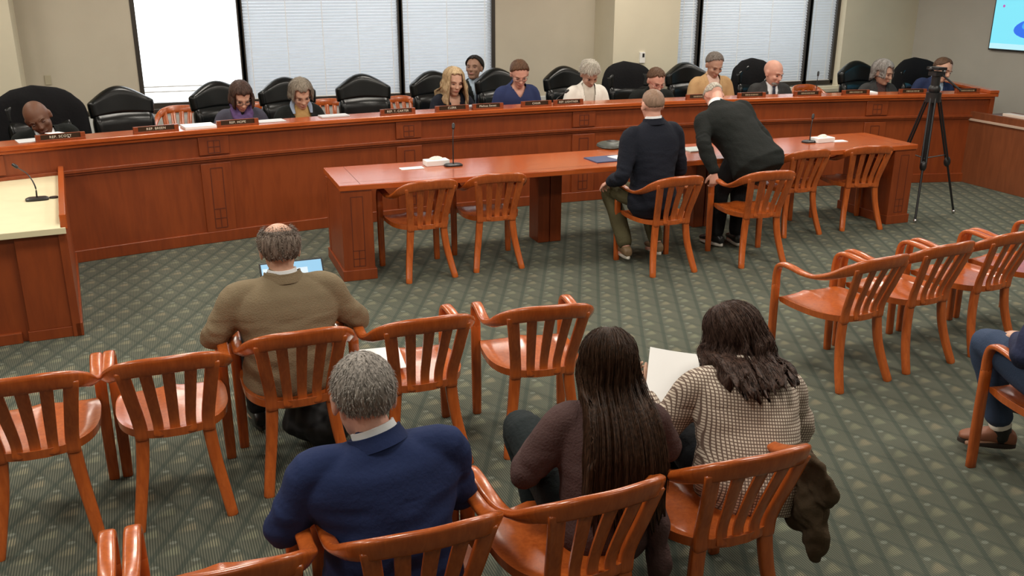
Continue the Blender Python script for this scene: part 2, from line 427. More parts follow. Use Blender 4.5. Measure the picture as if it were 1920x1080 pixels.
# right counter wing
A = V((8.44, 8.19, 0)); B = V((8.36, 7.13, 0)); d2 = (B-A).normalized(); 
d2 = V((.0, -1, 0)); B = A + d2*3.2; n2 = V((-d2.y, d2.x, 0))
rw = thing('side_counter', 'brown wooden side counter with pale trim and painted top highlight right of the camera tripod', 'counter', A)
Lw = 3.2
build('body_panel', obx(G(), O, d2, n2, 0, Lw, 0, .05, 0, .80), W_BROWN, rw, smooth=False, bevel=.003)
build('ledge', obx(G(), O, d2, n2, -.01, Lw, -.015, .05, .70, .725), mat('pale_edge', (.45, .33, .25), .4), rw, smooth=False, bevel=.003)
build('cap', obx(G(), O, d2, n2, .5, Lw, .03, .13, .80, .83), mat('cap_highlight', (.62, .52, .44), .35), rw, smooth=False, bevel=.004)  # white highlight on the brown cap, put in as a pale strip
build('counter_top', obx(G(), O, d2, n2, .0, Lw, .05, .75, .70, .74), W_BROWN, rw, smooth=False, bevel=.003)

PLAT = .12
g = G(); arcbar(g, DXA, 9.4, .75, 2.55, .0, PLAT); g.v = [tuple(V(q)+DO) for q in g.v]
g.v = [(x, min(y, 10.39 if x > XR0 else 10.9), z) for x, y, z in g.v]
struct('trim_4', g, mat('platform_carpet', (.07, .075, .06), .95))
# ------------------------------------------------------------------ witness table
TX, TY, TL, TW = 1.115, 6.795, 5.40, .74
tb = thing('witness_table', 'long cherry wood witness table standing before the dais', 'table', (TX, TY, 0))
g = G().box(0, TL, 0, TW, .705, .75); build('tabletop', g, W_DESK, tb, smooth=False, bevel=.006)
g = G()
for xx in (.16, TL-.16): g.box(xx-.002, xx+.002, .02, TW-.02, .7495, .7505)
g.box(.02, TL-.02, .10, .103, .7495, .7503)
build('table_inlay', g, W_DARK, tb, smooth=False)
build('apron', G().box(.24, TL-.24, .60, .63, .58, .705), W_DESK, tb, smooth=False, bevel=.003)
def pedestal(x0, x1, y0, y1):
    lg = build('leg', G().box(x0, x1, y0, y1, 0, .705), W_DAIS, tb, smooth=False, bevel=.006)
    b = G().box(x0-.012, x1+.012, y0-.012, y1+.012, 0, .085)
    build('plinth', b, W_DAIS, lg, smooth=False, bevel=.004)
    g = G(); t = .0028; m = (x0+x1)/2
    def l(a, b, c, d): g.box(a, b, y0-.0015, y0+.002, c, d)
    for xx in (m-.045, m+.045): l(xx-t, xx+t, .11, .655)
    for zz in (.11, .17, .235, .655): l(m-.045, m+.045, zz-t, zz+t)
    l(m-t, m+t, .11, .235)
    build('inlay', g, W_DARK, lg, smooth=False)
pedestal(.005, .245, .012, .70); pedestal(TL-.245, TL-.005, .012, .70)
lg = build('leg', G().box(1.80, 1.905, .52, .74, 0, .705).box(1.915, 2.02, .52, .74, 0, .705).box(1.9, 1.92, .54, .72, 0, .705), W_DAIS, tb, smooth=False, bevel=.006)
lg = build('leg', G().box(3.36, 3.465, .52, .74, 0, .705).box(3.475, 3.58, .52, .74, 0, .705).box(3.46, 3.48, .54, .72, 0, .705), W_DAIS, tb, smooth=False, bevel=.006)
build('back_post', G().box(.0, .05, .60, .66, 0, .70), W_DAIS, tb, smooth=False, bevel=.004)

# ------------------------------------------------------------------ armchairs
def make_chair(label, loc, rz, group):
    t = thing('wooden_armchair', label, 'chair', loc, rz, group)
    # seat
    g = G(); ny, nx = 22, 21; top = []; bot = []
    for i in range(ny):
        y = -.225 + .475*(i/(ny-1))**1.15
        k = max(0, (.06-y)/.285)
        hw = .236*(max(0.0, 1-k**2.5))**(1/2.5) if k > 0 else .236
        hw -= .022*max(0, (y-.12)/.13)**1.5
        hw = max(hw, .035)
        for j in range(nx):
            s = -1+2*j/(nx-1)
            yy = y + .018*(1-s*s)*(i/(ny-1))**3
            ax = abs(s)*hw
            e = min(1, (1-abs(s))*hw/.055) ; e = e*e*(3-2*e)
            eb = min(1, max(0, (y+.225)/.07)); eb = eb*eb*(3-2*eb)
            d = .020*e*eb*(1-.75*max(0, (y-.08)/.17)**1.5)
            d -= .010*math.exp(-(s*hw/.035)**2)*max(0, min(1, (y-.0)/.2))
            fr = max(0, (y-.19)/.06)**2*.012
            top.append(V((s*hw, yy, .432-d-fr))); bot.append(V((s*hw*.985, yy*.99, .394)))
    vs = top+bot; fs = []; K = ny*nx
    for i in range(ny-1):
        for j in range(nx-1):
            a = i*nx+j; fs.append((a, a+1, a+nx+1, a+nx)); fs.append((K+a, K+a+nx, K+a+nx+1, K+a+1))
    bd = [j for j in range(nx)] + [i*nx+nx-1 for i in range(1, ny)] + [(ny-1)*nx+j for j in range(nx-2, -1, -1)] + [i*nx for i in range(ny-2, 0, -1)]
    for a, b in zip(bd, bd[1:]+bd[:1]): fs.append((a, K+a, K+b, b))
    g.add(vs, fs); build('seat', g, W_CHAIR, t, bevel=.006, angle=50)
    X, Z = V((1, 0, 0)), V((0, 0, 1))
    half = [((0, -.328, .762), (0, -.25, 1), .080, .030), ((.10, -.318, .759), (.02, -.25, 1), .080, .030), ((.172, -.290, .744), (.1, -.22, 1), .073, .031),
            ((.218, -.232, .712), (.35, -.2, 1), .062, .032), ((.238, -.15, .668), (.8, -.1, .75), .050, .031), ((.243, -.05, .634), (1, 0, .3), .048, .028),
            ((.242, .05, .628), (1, 0, .05), .050, .027), ((.240, .15, .638), (1, 0, 0), .051, .027), ((.239, .215, .636), (1, 0, 0), .051, .028),
            ((.238, .250, .610), (1, 0, 0), .051, .030), ((.237, .262, .555), (1, 0, 0), .051, .031), ((.236, .262, .50), (1, 0, 0), .051, .031)]
    mir = [((-p[0][0], p[0][1], p[0][2]), (p[1][0], -p[1][1], -p[1][2]) if p[1][0] > .5 else (p[1][0], -p[1][1], -p[1][2]), p[2], p[3]) for p in half[1:]]
    # keep the width axis continuous through the crest
    mir = [(q[0], (-p[1][0], p[1][1], p[1][2]), q[2], q[3]) for q, p in zip(mir, half[1:])]
    sweep(G_ := G(), list(reversed(mir)) + half, 5, 14, .62)
    build('arm_rail', G_, W_CHAIR, t, angle=60)
    for s in (-1, 1):
        g = G(); sweep(g, [((s*.236, .262, .505), X, .051, .031), ((s*.235, .262, .35), X, .051, .032), ((s*.235, .258, .15), X, .050, .032), ((s*.236, .252, .003), X, .046, .032)], 4, 12, .5)
        build('leg', g, W_CHAIR, t, angle=60)
        g = G(); sweep(g, [((s*.134, -.19, .42), X, .054, .034), ((s*.136, -.182, .37), X, .055, .038), ((s*.150, -.196, .24), X, .052, .038), ((s*.170, -.228, .12), X, .050, .036), ((s*.190, -.272, .003), X, .048, .034)], 4, 12, .5)
        build('leg', g, W_CHAIR, t, angle=60)
        g = G(); sweep(g, [((s*.134, -.192, .39), X, .056, .028), ((s*.138, -.200, .47), X, .055, .026), ((s*.155, -.245, .60), X, .056, .024), ((s*.174, -.290, .735), X, .058, .020)], 5, 12, .5)
        build('back_post', g, W_CHAIR, t, angle=60)
    for a, b in ((-.066, -.088), (0, 0), (.066, .088)):
        g = G(); m = (a+b)/2
        sweep(g, [((a, -.216, .405), X, .042, .013), ((a, -.212, .47), X, .043, .013), ((m, -.262, .61), X, .047, .013), ((b, -.318+abs(b)*.05, .742), X, .050, .013)], 5, 10, .45)
        build('slat', g, W_CHAIR, t, angle=60)
    g = G()
    for s in (-1, 1): g.box(s*.20-.012, s*.20+.012, -.10, .24, .365, .395)
    return t
def rot(x, y, a): return V((x*cos(a)-y*sin(a), x*sin(a)+y*cos(a), 0))
def chair_at(rx, ry, deg):                # rear-feet centre -> origin
    a = radians(deg); return V((rx, ry, 0)) + rot(0, .272, a), a
CH = {}
specs = [
 ('T1', 1.76, 6.61, 5, 'cherry armchair at the left end of the witness table, nearest the cream counter', 'chairs at the witness table'),
 ('T2', 2.33, 6.675, -2.5, 'cherry armchair at the witness table, second from its left end, tucked under', 'chairs at the witness table'),
 ('T3', 3.59, 6.105, 1.6, 'cherry armchair carrying the seated man in the dark navy suit', 'chairs at the witness table'),
 ('T4', 4.375, 6.05, -6, 'cherry armchair whose arms the bending man in black grips', 'chairs at the witness table'),
 ('T5', 5.25, 6.72, -1, 'empty cherry armchair just right of the bending man, pushed to the witness table', 'chairs at the witness table'),
 ('T6', 5.90, 6.71, -11, 'rightmost cherry armchair at the witness table, next to its right leg', 'chairs at the witness table'),
 ('A1', -.655, 3.705, 1.5, 'empty cherry armchair at the far left of the middle row', 'middle row armchairs'),
 ('A2', -.125, 3.725, 1.5, 'empty cherry armchair between the leftmost one and the man in the tan blazer', 'middle row armchairs'),
 ('A3', .42, 3.83, 2, 'cherry armchair carrying the man in the tan blazer', 'middle row armchairs'),
 ('A4', .98, 3.80, 1, 'cherry armchair with a white paper lying on its seat', 'middle row armchairs'),
 ('A5', 1.555, 3.765, -6, 'empty cherry armchair at the right end of the middle row, ahead of the long-haired woman', 'middle row armchairs'),
 ('R1', 3.57, 3.875, 7, 'empty cherry armchair at the near left end of the right-hand row', 'right-hand row armchairs'),
 ('R2', 4.12, 3.96, 6, 'second empty cherry armchair of the right-hand row', 'right-hand row armchairs'),
 ('R3', 4.69, 4.03, 6, 'third empty cherry armchair of the right-hand row', 'right-hand row armchairs'),
 ('R4', 5.24, 4.10, 6, 'cherry armchair of the right-hand row cut by the right frame edge', 'right-hand row armchairs'),
 ('B0', -.55, 2.19, 1, 'cherry armchair whose right arm alone shows at the bottom left corner', 'front row armchairs'),
 ('B1', -.0, 2.20, 1, 'empty cherry armchair at the bottom left, beside the man in the blue suit', 'front row armchairs'),
 ('B2', .555, 2.20, 1.5, 'cherry armchair carrying the man in the blue suit', 'front row armchairs'),
 ('B3', 1.11, 2.21, 5, 'cherry armchair carrying the woman with very long straight hair', 'front row armchairs'),
 ('B4', 1.665, 2.24, 1, 'cherry armchair carrying the woman in the checked jacket', 'front row armchairs'),
]
first = None
for k, rx, ry, dg_, lab, grp in specs:
    o, a = chair_at(rx, ry, dg_)
    CH[k] = (o, a)
    if first is None: first = make_chair(lab, o, a, grp)
    else: dup(first, o, a, lab, grp)
# chair of the person at the right edge: placed by its front-left foot
a = radians(-10); o = V((3.41, 2.96, 0)) - rot(-.258, .252, a); CH['P'] = (o, a)
dup(first, o, a, 'cherry armchair at the right frame edge holding the person in blue jeans', 'front row armchairs')
# wooden chairs behind the dais (facing the room)
for px, py, Y, dg_, lab in ((332, 206, 10.25, 172, 'wooden armchair below the bright window, right of the leftmost empty leather chair'),
                            (470, 195, 10.3, 180, 'wooden armchair glimpsed between the purple scarf woman and the grey haired person'),
                            (620, 183, 10.3, 180, 'wooden armchair by the blinds, right of the person with the denim collar'),
                            (768, 178, 10.3, 195, 'wooden armchair by the blinds, left of the blonde woman'),
                            (1540, 150, 9.75, 184, 'wooden armchair under the narrow right-hand blind, right of the bald man')):
    p = atY(px, py, Y); dup(first, (p.x, Y-.0, PLAT), radians(dg_), lab, 'wooden chairs behind the dais')

# ------------------------------------------------------------------ leather chairs
def chair_back_grid(w, z0, zs, zc, th, puff, nx=22, nz=14, y0=0, tilt=.12, scale=1.0):
    """padded back with camel top; local facing +Y"""
    g = G(); Fr = []; Bk = []
    for i in range(nz+1):
        v = i/nz
        for j in range(nx+1):
            s = -1+2*j/nx
            zt = zs + (zc-zs)*(.5*(1-min(1, abs(s)/.98)**2.0) + .5*(.5+.5*cos(pi*min(1, abs(s)/.98))))
            z = z0 + (zt-z0)*v
            hw = w/2*(1-.04*(1-v)**2)*(1-.10*max(0, v-.85)/.15*abs(s)**3)
            rim = min(1, (1-abs(s))*6)*min(1, v*7)*min(1, (1-v)*6); rim = max(0, rim)**.5
            yb = y0 - tilt*(z-z0) + .06*s*s
            Fr.append(V((s*hw, yb + th/2*(.35+.65*rim) + puff*rim, z))); Bk.append(V((s*hw, yb - th/2*(.35+.65*rim), z)))
    K = (nz+1)*(nx+1); fs = []
    for i in range(nz):
        for j in range(nx):
            a = i*(nx+1)+j; fs.append((a, a+1, a+nx+2, a+nx+1)); fs.append((K+a, K+a+nx+1, K+a+nx+2, K+a+1))
    n1 = nx+1
    bd = [j for j in range(n1)] + [i*n1+nx for i in range(1, nz+1)] + [nz*n1+j for j in range(nx-1, -1, -1)] + [i*n1 for i in range(nz-1, 0, -1)]
    for a, b in zip(bd, bd[1:]+bd[:1]): fs.append((a, K+a, K+b, b))
    return g.add(Fr+Bk, fs)
def make_exec(label, loc, rz, group):
    t = thing('leather_chair', label, 'chair', loc, rz, group)
    build('backrest', chair_back_grid(.60, .86, 1.015, 1.135, .09, .030, y0=-.262), LEATH, t, angle=70, sub=1)
    build('lumbar_cushion', chair_back_grid(.56, .44, .91, .925, .10, .045, y0=-.195, tilt=.12, nz=12), LEATH, t, angle=70, sub=1)
    g = G(); R = []
    for z, k in ((.33, .9), (.36, 1), (.42, 1), (.455, .93), (.47, .7)):
        R.append([V((math.copysign(abs(cos(q))**.45, cos(q))*.27*k, .04+math.copysign(abs(sin(q))**.45, sin(q))*.26*k, z)) for q in [2*pi*i/28 for i in range(28)]])
    build('seat', g.rings(R), LEATH, t, angle=60)
    for s in (-1, 1):
        g = G(); sweep(g, [((s*.31, -.24, .54), (1, 0, 0), .07, .04), ((s*.315, -.05, .60), (1, 0, 0), .085, .05), ((s*.315, .10, .60), (1, 0, 0), .085, .05), ((s*.31, .18, .56), (1, 0, 0), .07, .04), ((s*.30, .16, .46), (1, 0, 0), .05, .03), ((s*.27, .08, .37), (1, 0, 0), .05, .03)], 4, 12, .7)
        build('armrest', g, LEATH, t, angle=60)
    g = G(); tube(g, [(0, 0, .10), (0, 0, .36)], .035)
    for i in range(5):
        an = 2*pi*i/5; sweep(g, [((0, 0, .12), (0, 0, 1), .05, .05), ((cos(an)*.30, sin(an)*.30, .06), (0, 0, 1), .03, .035)], 2, 8, .8)
        g.ball((cos(an)*.30, sin(an)*.30, .03), .03, n=10, m=6)
    build('base', g, BLACK, t)
    return t
def behind(px, off):                       # point behind the dais front on pixel column px, distance off
    X = 3.0
    for _ in range(30):
        Y = dY(X) + off; X = atY(px, 170, Y).x
    return V((X, dY(X)+off, 0))
EX = [(72, 1.10, 0, 'black leather chair under a draped black coat at the far left of the dais'),
      (236, 1.12, 4, 'empty black leather chair, leftmost of the uncovered ones, left of the bright window sill'),
      (424, 1.10, 6, 'black leather chair behind the woman with the purple scarf'),
      (549, 1.12, 0, 'black leather chair behind the person with grey hair and a denim collar'),
      (691, 1.10, -3, 'empty black leather chair between the denim collar person and the blonde woman'),
      (831, 1.12, 5, 'black leather chair behind the blonde woman'),
      (952, 1.15, 8, 'black leather chair behind the person in the navy sweatshirt'),
      (1079, 1.12, 8, 'black leather chair behind the person in the white blazer'),
      (1193, 1.12, 6, 'black leather chair covered by a black coat left of the man with red-rimmed glasses'),
      (1304, 1.20, 6, 'black leather chair behind the man in the tan jacket'),
      (1432, 1.12, 8, 'black leather chair with a dark coat behind the bald bearded man'),
      (1628, 1.05, 10, 'black leather chair left of the woman with the grey bob, plain and uncovered'),
      (1738, 1.10, 10, 'black leather chair under a black coat behind the navy blazer man at far right')]
fe = None
EXP = []
for px, off, dg_, lab in EX:
    p = behind(px, off); p.z = PLAT; nn = dN(p.x); a = atan2(-nn.x, -nn.y)*-1
    a = atan2(nn.x, -nn.y)          # local +Y -> -normal
    a = math.atan2(-(-nn.x), -nn.y) + radians(dg_)
    EXP.append((p, a))
    if fe is None: fe = make_exec(lab, p, a, 'leather chairs along the dais')
    else: dup(fe, p, a, lab, 'leather chairs along the dais')
COATB = mat('black_wool_coat', (.005, .005, .006), .9, bump=.4, bscale=40, spec=.2)
def drape(idx, w, zt, label, m=COATB, seed=1, zlow=.35):
    p, a = EXP[idx]
    g = G(); nx, nz = 40, 34; R = []
    for i in range(nz+1):
        v = i/nz; ring = []
        for j in range(nx):
            th = 2*pi*j/nx
            z = zlow + (zt-zlow)*min(1, v*1.0)
            sh = 1.0 if v < .72 else max(.04, sqrt(max(0, 1-((v-.72)/.28)**2.4)))
            hw = w/2*(1.06-.10*v)*sh; hd = .11*max(.3, sh)
            x = cos(th)*hw; y = -.24 - .12*(z-.8) + sin(th)*hd + .05*(x/.3)**2
            nz_ = noise.noise(V((x*5+seed, y*6, z*1.6)))*.030 + noise.noise(V((x*16+seed, y*9, z*3)))*.012
            ring.append(V((x+cos(th)*nz_, y+sin(th)*nz_, z + .012*noise.noise(V((x*6, seed, 0))))))
        R.append(ring)
    g.v = []; g.f = []; g.rings([[q - V((0, 0, PLAT)) for q in rg] for rg in R]); o = build('draped_coat', g, m, None, angle=70)
    o.location = p; o.rotation_euler = (0, 0, a); tag(o, label, 'coat'); return o
drape(0, .80, 1.30, 'black coat draped over the chair behind the bald man with the papers', seed=3)
drape(8, .70, 1.285, 'black coat draped over the chair between the white blazer and the short-haired man', seed=5)
drape(10, .66, 1.29, 'dark coat hanging over the chair behind the bald bearded man', seed=8)
drape(12, .72, 1.28, 'black coat draped over the chair at the far right end of the dais', seed=11)
# ------------------------------------------------------------------ people
def skin(name, col): return mat(name, col, .55, var=.06, vscale=25, bump=.08, bscale=120, spec=.35)
SK = skin('skin_light', (.56, .33, .235)); SKP = skin('skin_pink', (.62, .33, .25)); SKD = skin('skin_dark', (.13, .058, .034)); SKT = skin('skin_tan', (.27, .15, .10)); SKM = skin('skin_medium', (.45, .265, .19))
LIPS = mat('lips', (.36, .12, .10), .5); BROWM = mat('brow_hair', (.16, .09, .06), .8)
EYEW = mat('eye_dark', (.10, .05, .04), .35)
def fabric(name, col, rough=.85, bs=70, b=.35, var=.08, sheen=0): return mat(name, col, rough, var=var, vscale=5, bump=b, bscale=bs, sheen=sheen, spec=.22)
def hairm(name, c, c2):
    if name in MATS: return MATS[name]
    m = bpy.data.materials.new(name); nt, b = nodes_of(m); N = nt.nodes; L = nt.links
    tc = N.new('ShaderNodeTexCoord'); mp = N.new('ShaderNodeMapping'); mp.inputs['Scale'].default_value = (60, 60, 7)
    n = N.new('ShaderNodeTexNoise'); n.inputs['Scale'].default_value = 2.2; n.inputs['Detail'].default_value = 4
    L.new(tc.outputs['Object'], mp.inputs[0]); L.new(mp.outputs[0], n.inputs['Vector'])
    r = N.new('ShaderNodeValToRGB'); r.color_ramp.elements[0].position = .35; r.color_ramp.elements[1].position = .68
    r.color_ramp.elements[0].color = (*c, 1); r.color_ramp.elements[1].color = (*c2, 1)
    L.new(n.outputs[0], r.inputs[0]); L.new(r.outputs[0], b.inputs['Base Color']); b.inputs['Roughness'].default_value = .5
    b.inputs['Specular IOR Level'].default_value = .16
    bp = N.new('ShaderNodeBump'); bp.inputs['Strength'].default_value = .5; bp.inputs['Distance'].default_value = .004
    L.new(n.outputs[0], bp.inputs['Height']); L.new(bp.outputs[0], b.inputs['Normal']); MATS[name] = m; return m

def hand(g, w, d, pn, ts=1, curl=.35, spread=.021, sc=1.0):
    """w wrist, d direction of the hand, pn palm normal, ts: thumb side (+1/-1 along d x pn)"""
    d = d.normalized(); pn = (pn - d*pn.dot(d)).normalized(); lat = d.cross(pn)
    limb(g, [(w-d*.02, .024*sc, .020*sc), (w+d*.02*sc, .030*sc, .018*sc), (w+d*.06*sc, .040*sc, .016*sc), (w+d*.092*sc, .038*sc, .013*sc)], 3, 12, lat)
    for i in range(4):
        L_ = (.072, .082, .076, .058)[i]*sc; k = (1.5-i)*ts
        b = w + d*(.086 if i in (1, 2) else .080)*sc + lat*k*spread*sc
        dd = (d + lat*k*.07).normalized(); pts = [(b-dd*.012, .0095*sc, .0095*sc)]; c = curl*(.8+.18*i); q = b.copy(); ang_ = 0
        for s_ in range(3):
            ang_ += c; v = dd*cos(ang_) + pn*sin(ang_); q = q + v*L_*(.45, .32, .25)[s_]
            pts.append((q.copy(), .0088*sc*(1-.08*s_), .0085*sc*(1-.08*s_)))
        limb(g, pts, 3, 8, lat)
    b = w + d*.022*sc + lat*ts*.026*sc; v = (d*.62+lat*ts*.70+pn*.30).normalized(); v2 = (d*.85+lat*ts*.30+pn*.45).normalized()
    limb(g, [(b-v*.012, .013*sc, .012*sc), (b+v*.035*sc, .0125*sc, .011*sc), (b+v*.035*sc+v2*.030*sc, .0105*sc, .0095*sc), (b+v*.035*sc+v2*.052*sc, .0085*sc, .008*sc)], 3, 8, lat)

def RX(a): return Matrix.Rotation(radians(a), 3, 'X')
def RY(a): return Matrix.Rotation(radians(a), 3, 'Y')
def RZ(a): return Matrix.Rotation(radians(a), 3, 'Z')
BODYV = .0085
class Person:
    """local frame: origin on the floor under the pelvis, facing +Y, right hand on +X"""
    def __init__(s, label, loc, yaw, pz=.53, lean=5, side=0, twist=0, tl=.50, sw=.185, head=(20, 0, 0), hoff=(0, .03, .118), sc=1.0, girth=1.0,
                 armL=None, armR=None, legs='sit', handL=None, handR=None, skin=SK, hsc=1.0, voxel=BODYV, hands=True, hunch=0.0, feet=None, aim=None):
        s.sc = sc; s.P = V((0, 0, pz)); s.Rt = RX(-lean) @ RY(side) @ RZ(twist); s.tl = tl; s.sw = sw; s.girth = girth; s.hunch = hunch; s.vox = voxel
        s.skin = skin; s.hs = hsc
        s.Rh = RZ(head[1]) @ RX(-head[0]) @ RY(head[2])
        s.Hc = s.tp(hoff[0], hoff[1]+hunch, tl+hoff[2])
        loc = V(loc)
        if aim:                                    # seat height, trunk length and sideways position follow the head's place
            Rw = RZ(math.degrees(yaw))
            for _ in range(6):
                top = loc + Rw @ ((s.Hc + V((0, 0, .122*hsc)))*sc)
                want = atY(aim[0], aim[1], top.y); dz = want.z - top.z
                loc.x += want.x - top.x
                d1 = max(.47, min(.60, s.P.z + dz*.4)) - s.P.z; s.P.z += d1; pz = s.P.z
                tl = max(.40, min(.58, tl + (dz-d1)*.9)); s.tl = tl
                s.Hc = s.tp(hoff[0], hoff[1]+hunch, tl+hoff[2])
        g = G(); X = s.Rt @ V((1, 0, 0)); gg = girth; fz = tl/.5
        tor = [(s.tp(0, 0, -.07), .13, .10), (s.tp(0, 0, .0), .155*gg, .115*gg), (s.tp(0, 0, .15*fz), .135*gg, .10*gg), (s.tp(0, .01+hunch*.3, .31*fz), sw*.86, .11), (s.tp(0, .005+hunch*.7, .40*fz), sw*.88, .088), (s.tp(0, -.005+hunch, .45*fz), sw*.62, .068), (s.tp(0, -.002+hunch, .49*fz), sw*.36, .058), (s.tp(0, 0+hunch, .53*fz), .055, .054)]
        s.tor = tor; limb(g, tor, 4, 20, X)
        nb = s.tp(0, -.005+hunch, tl*.96); limb(g, [(nb, .06, .058), ((nb+s.Hc)/2 + s.Rh @ V((0, -.012, -.01)), .054, .056), (s.hp(0, -.01, -.04), .052, .058)], 4, 14, X)
        s.build_head(g)
        s.arms = []
        for sd, a, hd in ((-1, armL, handL), (1, armR, handR)):
            if a is None: a = (V((sd*.29, .06, pz+.20)), V((sd*.16, .30, pz+.24)))
            S = s.tp(sd*sw, .0+hunch*.9, .400*fz); E, W_ = V(a[0]), V(a[1])
            s.arms.append((s.tp(sd*sw*.95, .0+hunch*.9, .395*fz), E, W_))
            hx = (0, 0, 1) if abs((W_-E).normalized().z) < .9 else (1, 0, 0)
            limb(g, [(s.tp(sd*sw*.55, hunch*.9, .405*fz), .05, .055), (S, .050, .052), (S.lerp(E, .45), .048, .048), (E, .039, .040), (E.lerp(W_, .35), .040, .038), (W_, .024, .028)], 4, 14, (0, 1, 0) if abs((E-S).normalized().y) < .9 else (1, 0, 0))
            if hands:
                if hd is None: hd = ((W_-E), V((0, 0, -1)), 1 if sd < 0 else -1, .35)
                hand(g, W_, V(hd[0]), V(hd[1]), hd[2], hd[3], sc=1.0)
        s.legs = []
        for sd in (-1, 1):
            hip = s.P + V((sd*.09, 0, -.02))
            if legs == 'sit':
                K = V((sd*.13, .43, pz+.0)); A = V((sd*.13, .40, .10)); T = V((sd*.14, .54, .045))
            elif legs == 'stand': K = V((sd*.10, .05, .48)); A = V((sd*.10, 0, .09)); T = V((sd*.12, .14, .04))
            else: K, A, T = [V(q) for q in legs[0 if sd < 0 else 1]]
            s.legs.append((hip, K, A, T))
            limb(g, [(hip, .085, .085), (hip.lerp(K, .5), .075, .075), (K, .054, .056), (K.lerp(A, .35), .054, .054), (A, .036, .038)], 4, 14, (1, 0, 0))
            limb(g, [(A+V((0, 0, -.03)), .035, .035), (A.lerp(T, .6)+V((0, 0, -.02)), .042, .03), (T, .04, .022)], 3, 12, (1, 0, 0))
        me = fuse(g, voxel, 3, .5, 'person')
        s.o = build('person', None, skin, None, me=me, angle=180); s.o.location = loc; s.o.rotation_euler = (0, 0, yaw); s.o.scale = (sc, sc, sc)
        tag(s.o, label, 'person')
    def tp(s, x, y, z): return s.P + s.Rt @ V((x, y, z))
    def tinv(s, p): return s.Rt.transposed() @ (p - s.P)
    def hp(s, x, y, z): return s.Hc + s.Rh @ (V((x, y, z))*s.hs)
    def hinv(s, p): return (s.Rh.transposed() @ (p - s.Hc))/s.hs
    def build_head(s, g):
        k = s.hs; R = s.Rh
        def b(x, y, z, rx, ry, rz, RR=None, n=16, m=11): g.ball(s.hp(x, y, z), (rx*k, ry*k, rz*k), R @ RR if RR else R, n, m)
        b(0, -.008, .025, .077, .096, .088, n=24, m=16); b(0, .022, -.035, .062, .072, .075, n=20, m=14)
        b(0, .058, -.092, .034, .030, .026); b(0, .030, -.075, .050, .050, .040)       # chin, jaw
        b(0, .073, .022, .050, .022, .016)                                              # brow
        b(-.036, .066, -.024, .024, .024, .022); b(.036, .066, -.024, .024, .024, .022)  # cheeks
        b(0, .092, -.008, .011, .014, .030, RX(18)); b(0, .104, -.030, .017, .014, .011)  # nose
        b(0, .084, -.062, .026, .016, .012)                                             # mouth
        for sd in (-1, 1): b(sd*.078, -.008, -.010, .009, .020, .032, RX(12)); b(sd*.081, -.006, .006, .008, .018, .016)
    def child(s, name, me_or_g, m, **kw):
        if isinstance(me_or_g, G): return build(name, me_or_g, m, s.o, **kw)
        return build(name, None, m, s.o, me=me_or_g, **kw)
    def face(s, brow=BROWM, glasses=None, lips=LIPS, closed=True):
        g = G()
        for sd in (-1, 1):
            sweep(g, [(s.hp(sd*.016, .0985, .018), s.Rh @ V((0, 0, 1)), .006, .006), (s.hp(sd*.034, .0925, .026), s.Rh @ V((0, 0, 1)), .006, .006), (s.hp(sd*.054, .078, .018), s.Rh @ V((0, 0, 1)), .005, .005)], 3, 6, .8)
        s.child('eyebrows', g, brow)
        g = G()
        for sd in (-1, 1): g.ball(s.hp(sd*.032, .081, -.001), (.0125*s.hs, .008*s.hs, .006*s.hs), s.Rh, 10, 7)
        s.child('eyes', g, EYEW)
        g = G(); sweep(g, [(s.hp(-.024, .090, -.063), s.Rh @ V((0, 0, 1)), .004, .006), (s.hp(0, .100, -.061), s.Rh @ V((0, 0, 1)), .012, .008), (s.hp(.024, .090, -.063), s.Rh @ V((0, 0, 1)), .004, .006)], 5, 8, 1)
        s.child('lips', g, lips)
        if glasses:
            g = G()
            for sd in (-1, 1):
                pts = [s.hp(sd*.034+.024*cos(q), .104-.010*abs(sd*.034+.024*cos(q))/.05, -.002+.017*sin(q)) for q in [2*pi*i/14 for i in range(15)]]
                tube(g, pts, .0016*s.hs, 5)
                tube(g, [s.hp(sd*.057, .092, .003), s.hp(sd*.078, .04, .004), s.hp(sd*.080, -.01, .0)], .0016*s.hs, 5)
            tube(g, [s.hp(-.010, .105, .0), s.hp(.010, .105, .0)], .0016*s.hs, 5)
            s.child('eyeglasses', g, glasses)
    # ---------------- clothing
    def top(s, m, name='jacket', infl=.020, vneck=None, hem=-.16, sleeve=1.0, shirt=None, fold=.010, shoulder=.0, voxel=None, lapel=True, collar=None, collar_h=.0, flare=.0, tie=None, cuff=None):
        vx = voxel or s.vox; fz = s.tl/.5; X = s.Rt @ V((1, 0, 0)); hu = s.hunch
        g = G(); gg = s.girth; I = infl
        T = [(s.tp(0, .0, hem), .165*gg+I+flare, .125*gg+I+flare*.5), (s.tp(0, 0, -.02), .168*gg+I, .122*gg+I), (s.tp(0, 0, .14*fz), .152*gg+I, .110*gg+I), (s.tp(0, .008+hu*.3, .30*fz), s.sw*.98*max(1, gg*.97)+I*.9, .118+I), (s.tp(0, .0+hu*.7, .385*fz), s.sw*1.02+I*.8, .098+I), (s.tp(0, -.004+hu*.9, .437*fz), s.sw*.90+I*.5, .078+I*.7), (s.tp(0, -.006+hu, .474*fz), s.sw*.58+I*.3, .066+I*.5), (s.tp(0, -.006+hu, .505*fz), .062+I*.4, .060+I*.3)]
        limb(g, T, 4, 24, X)
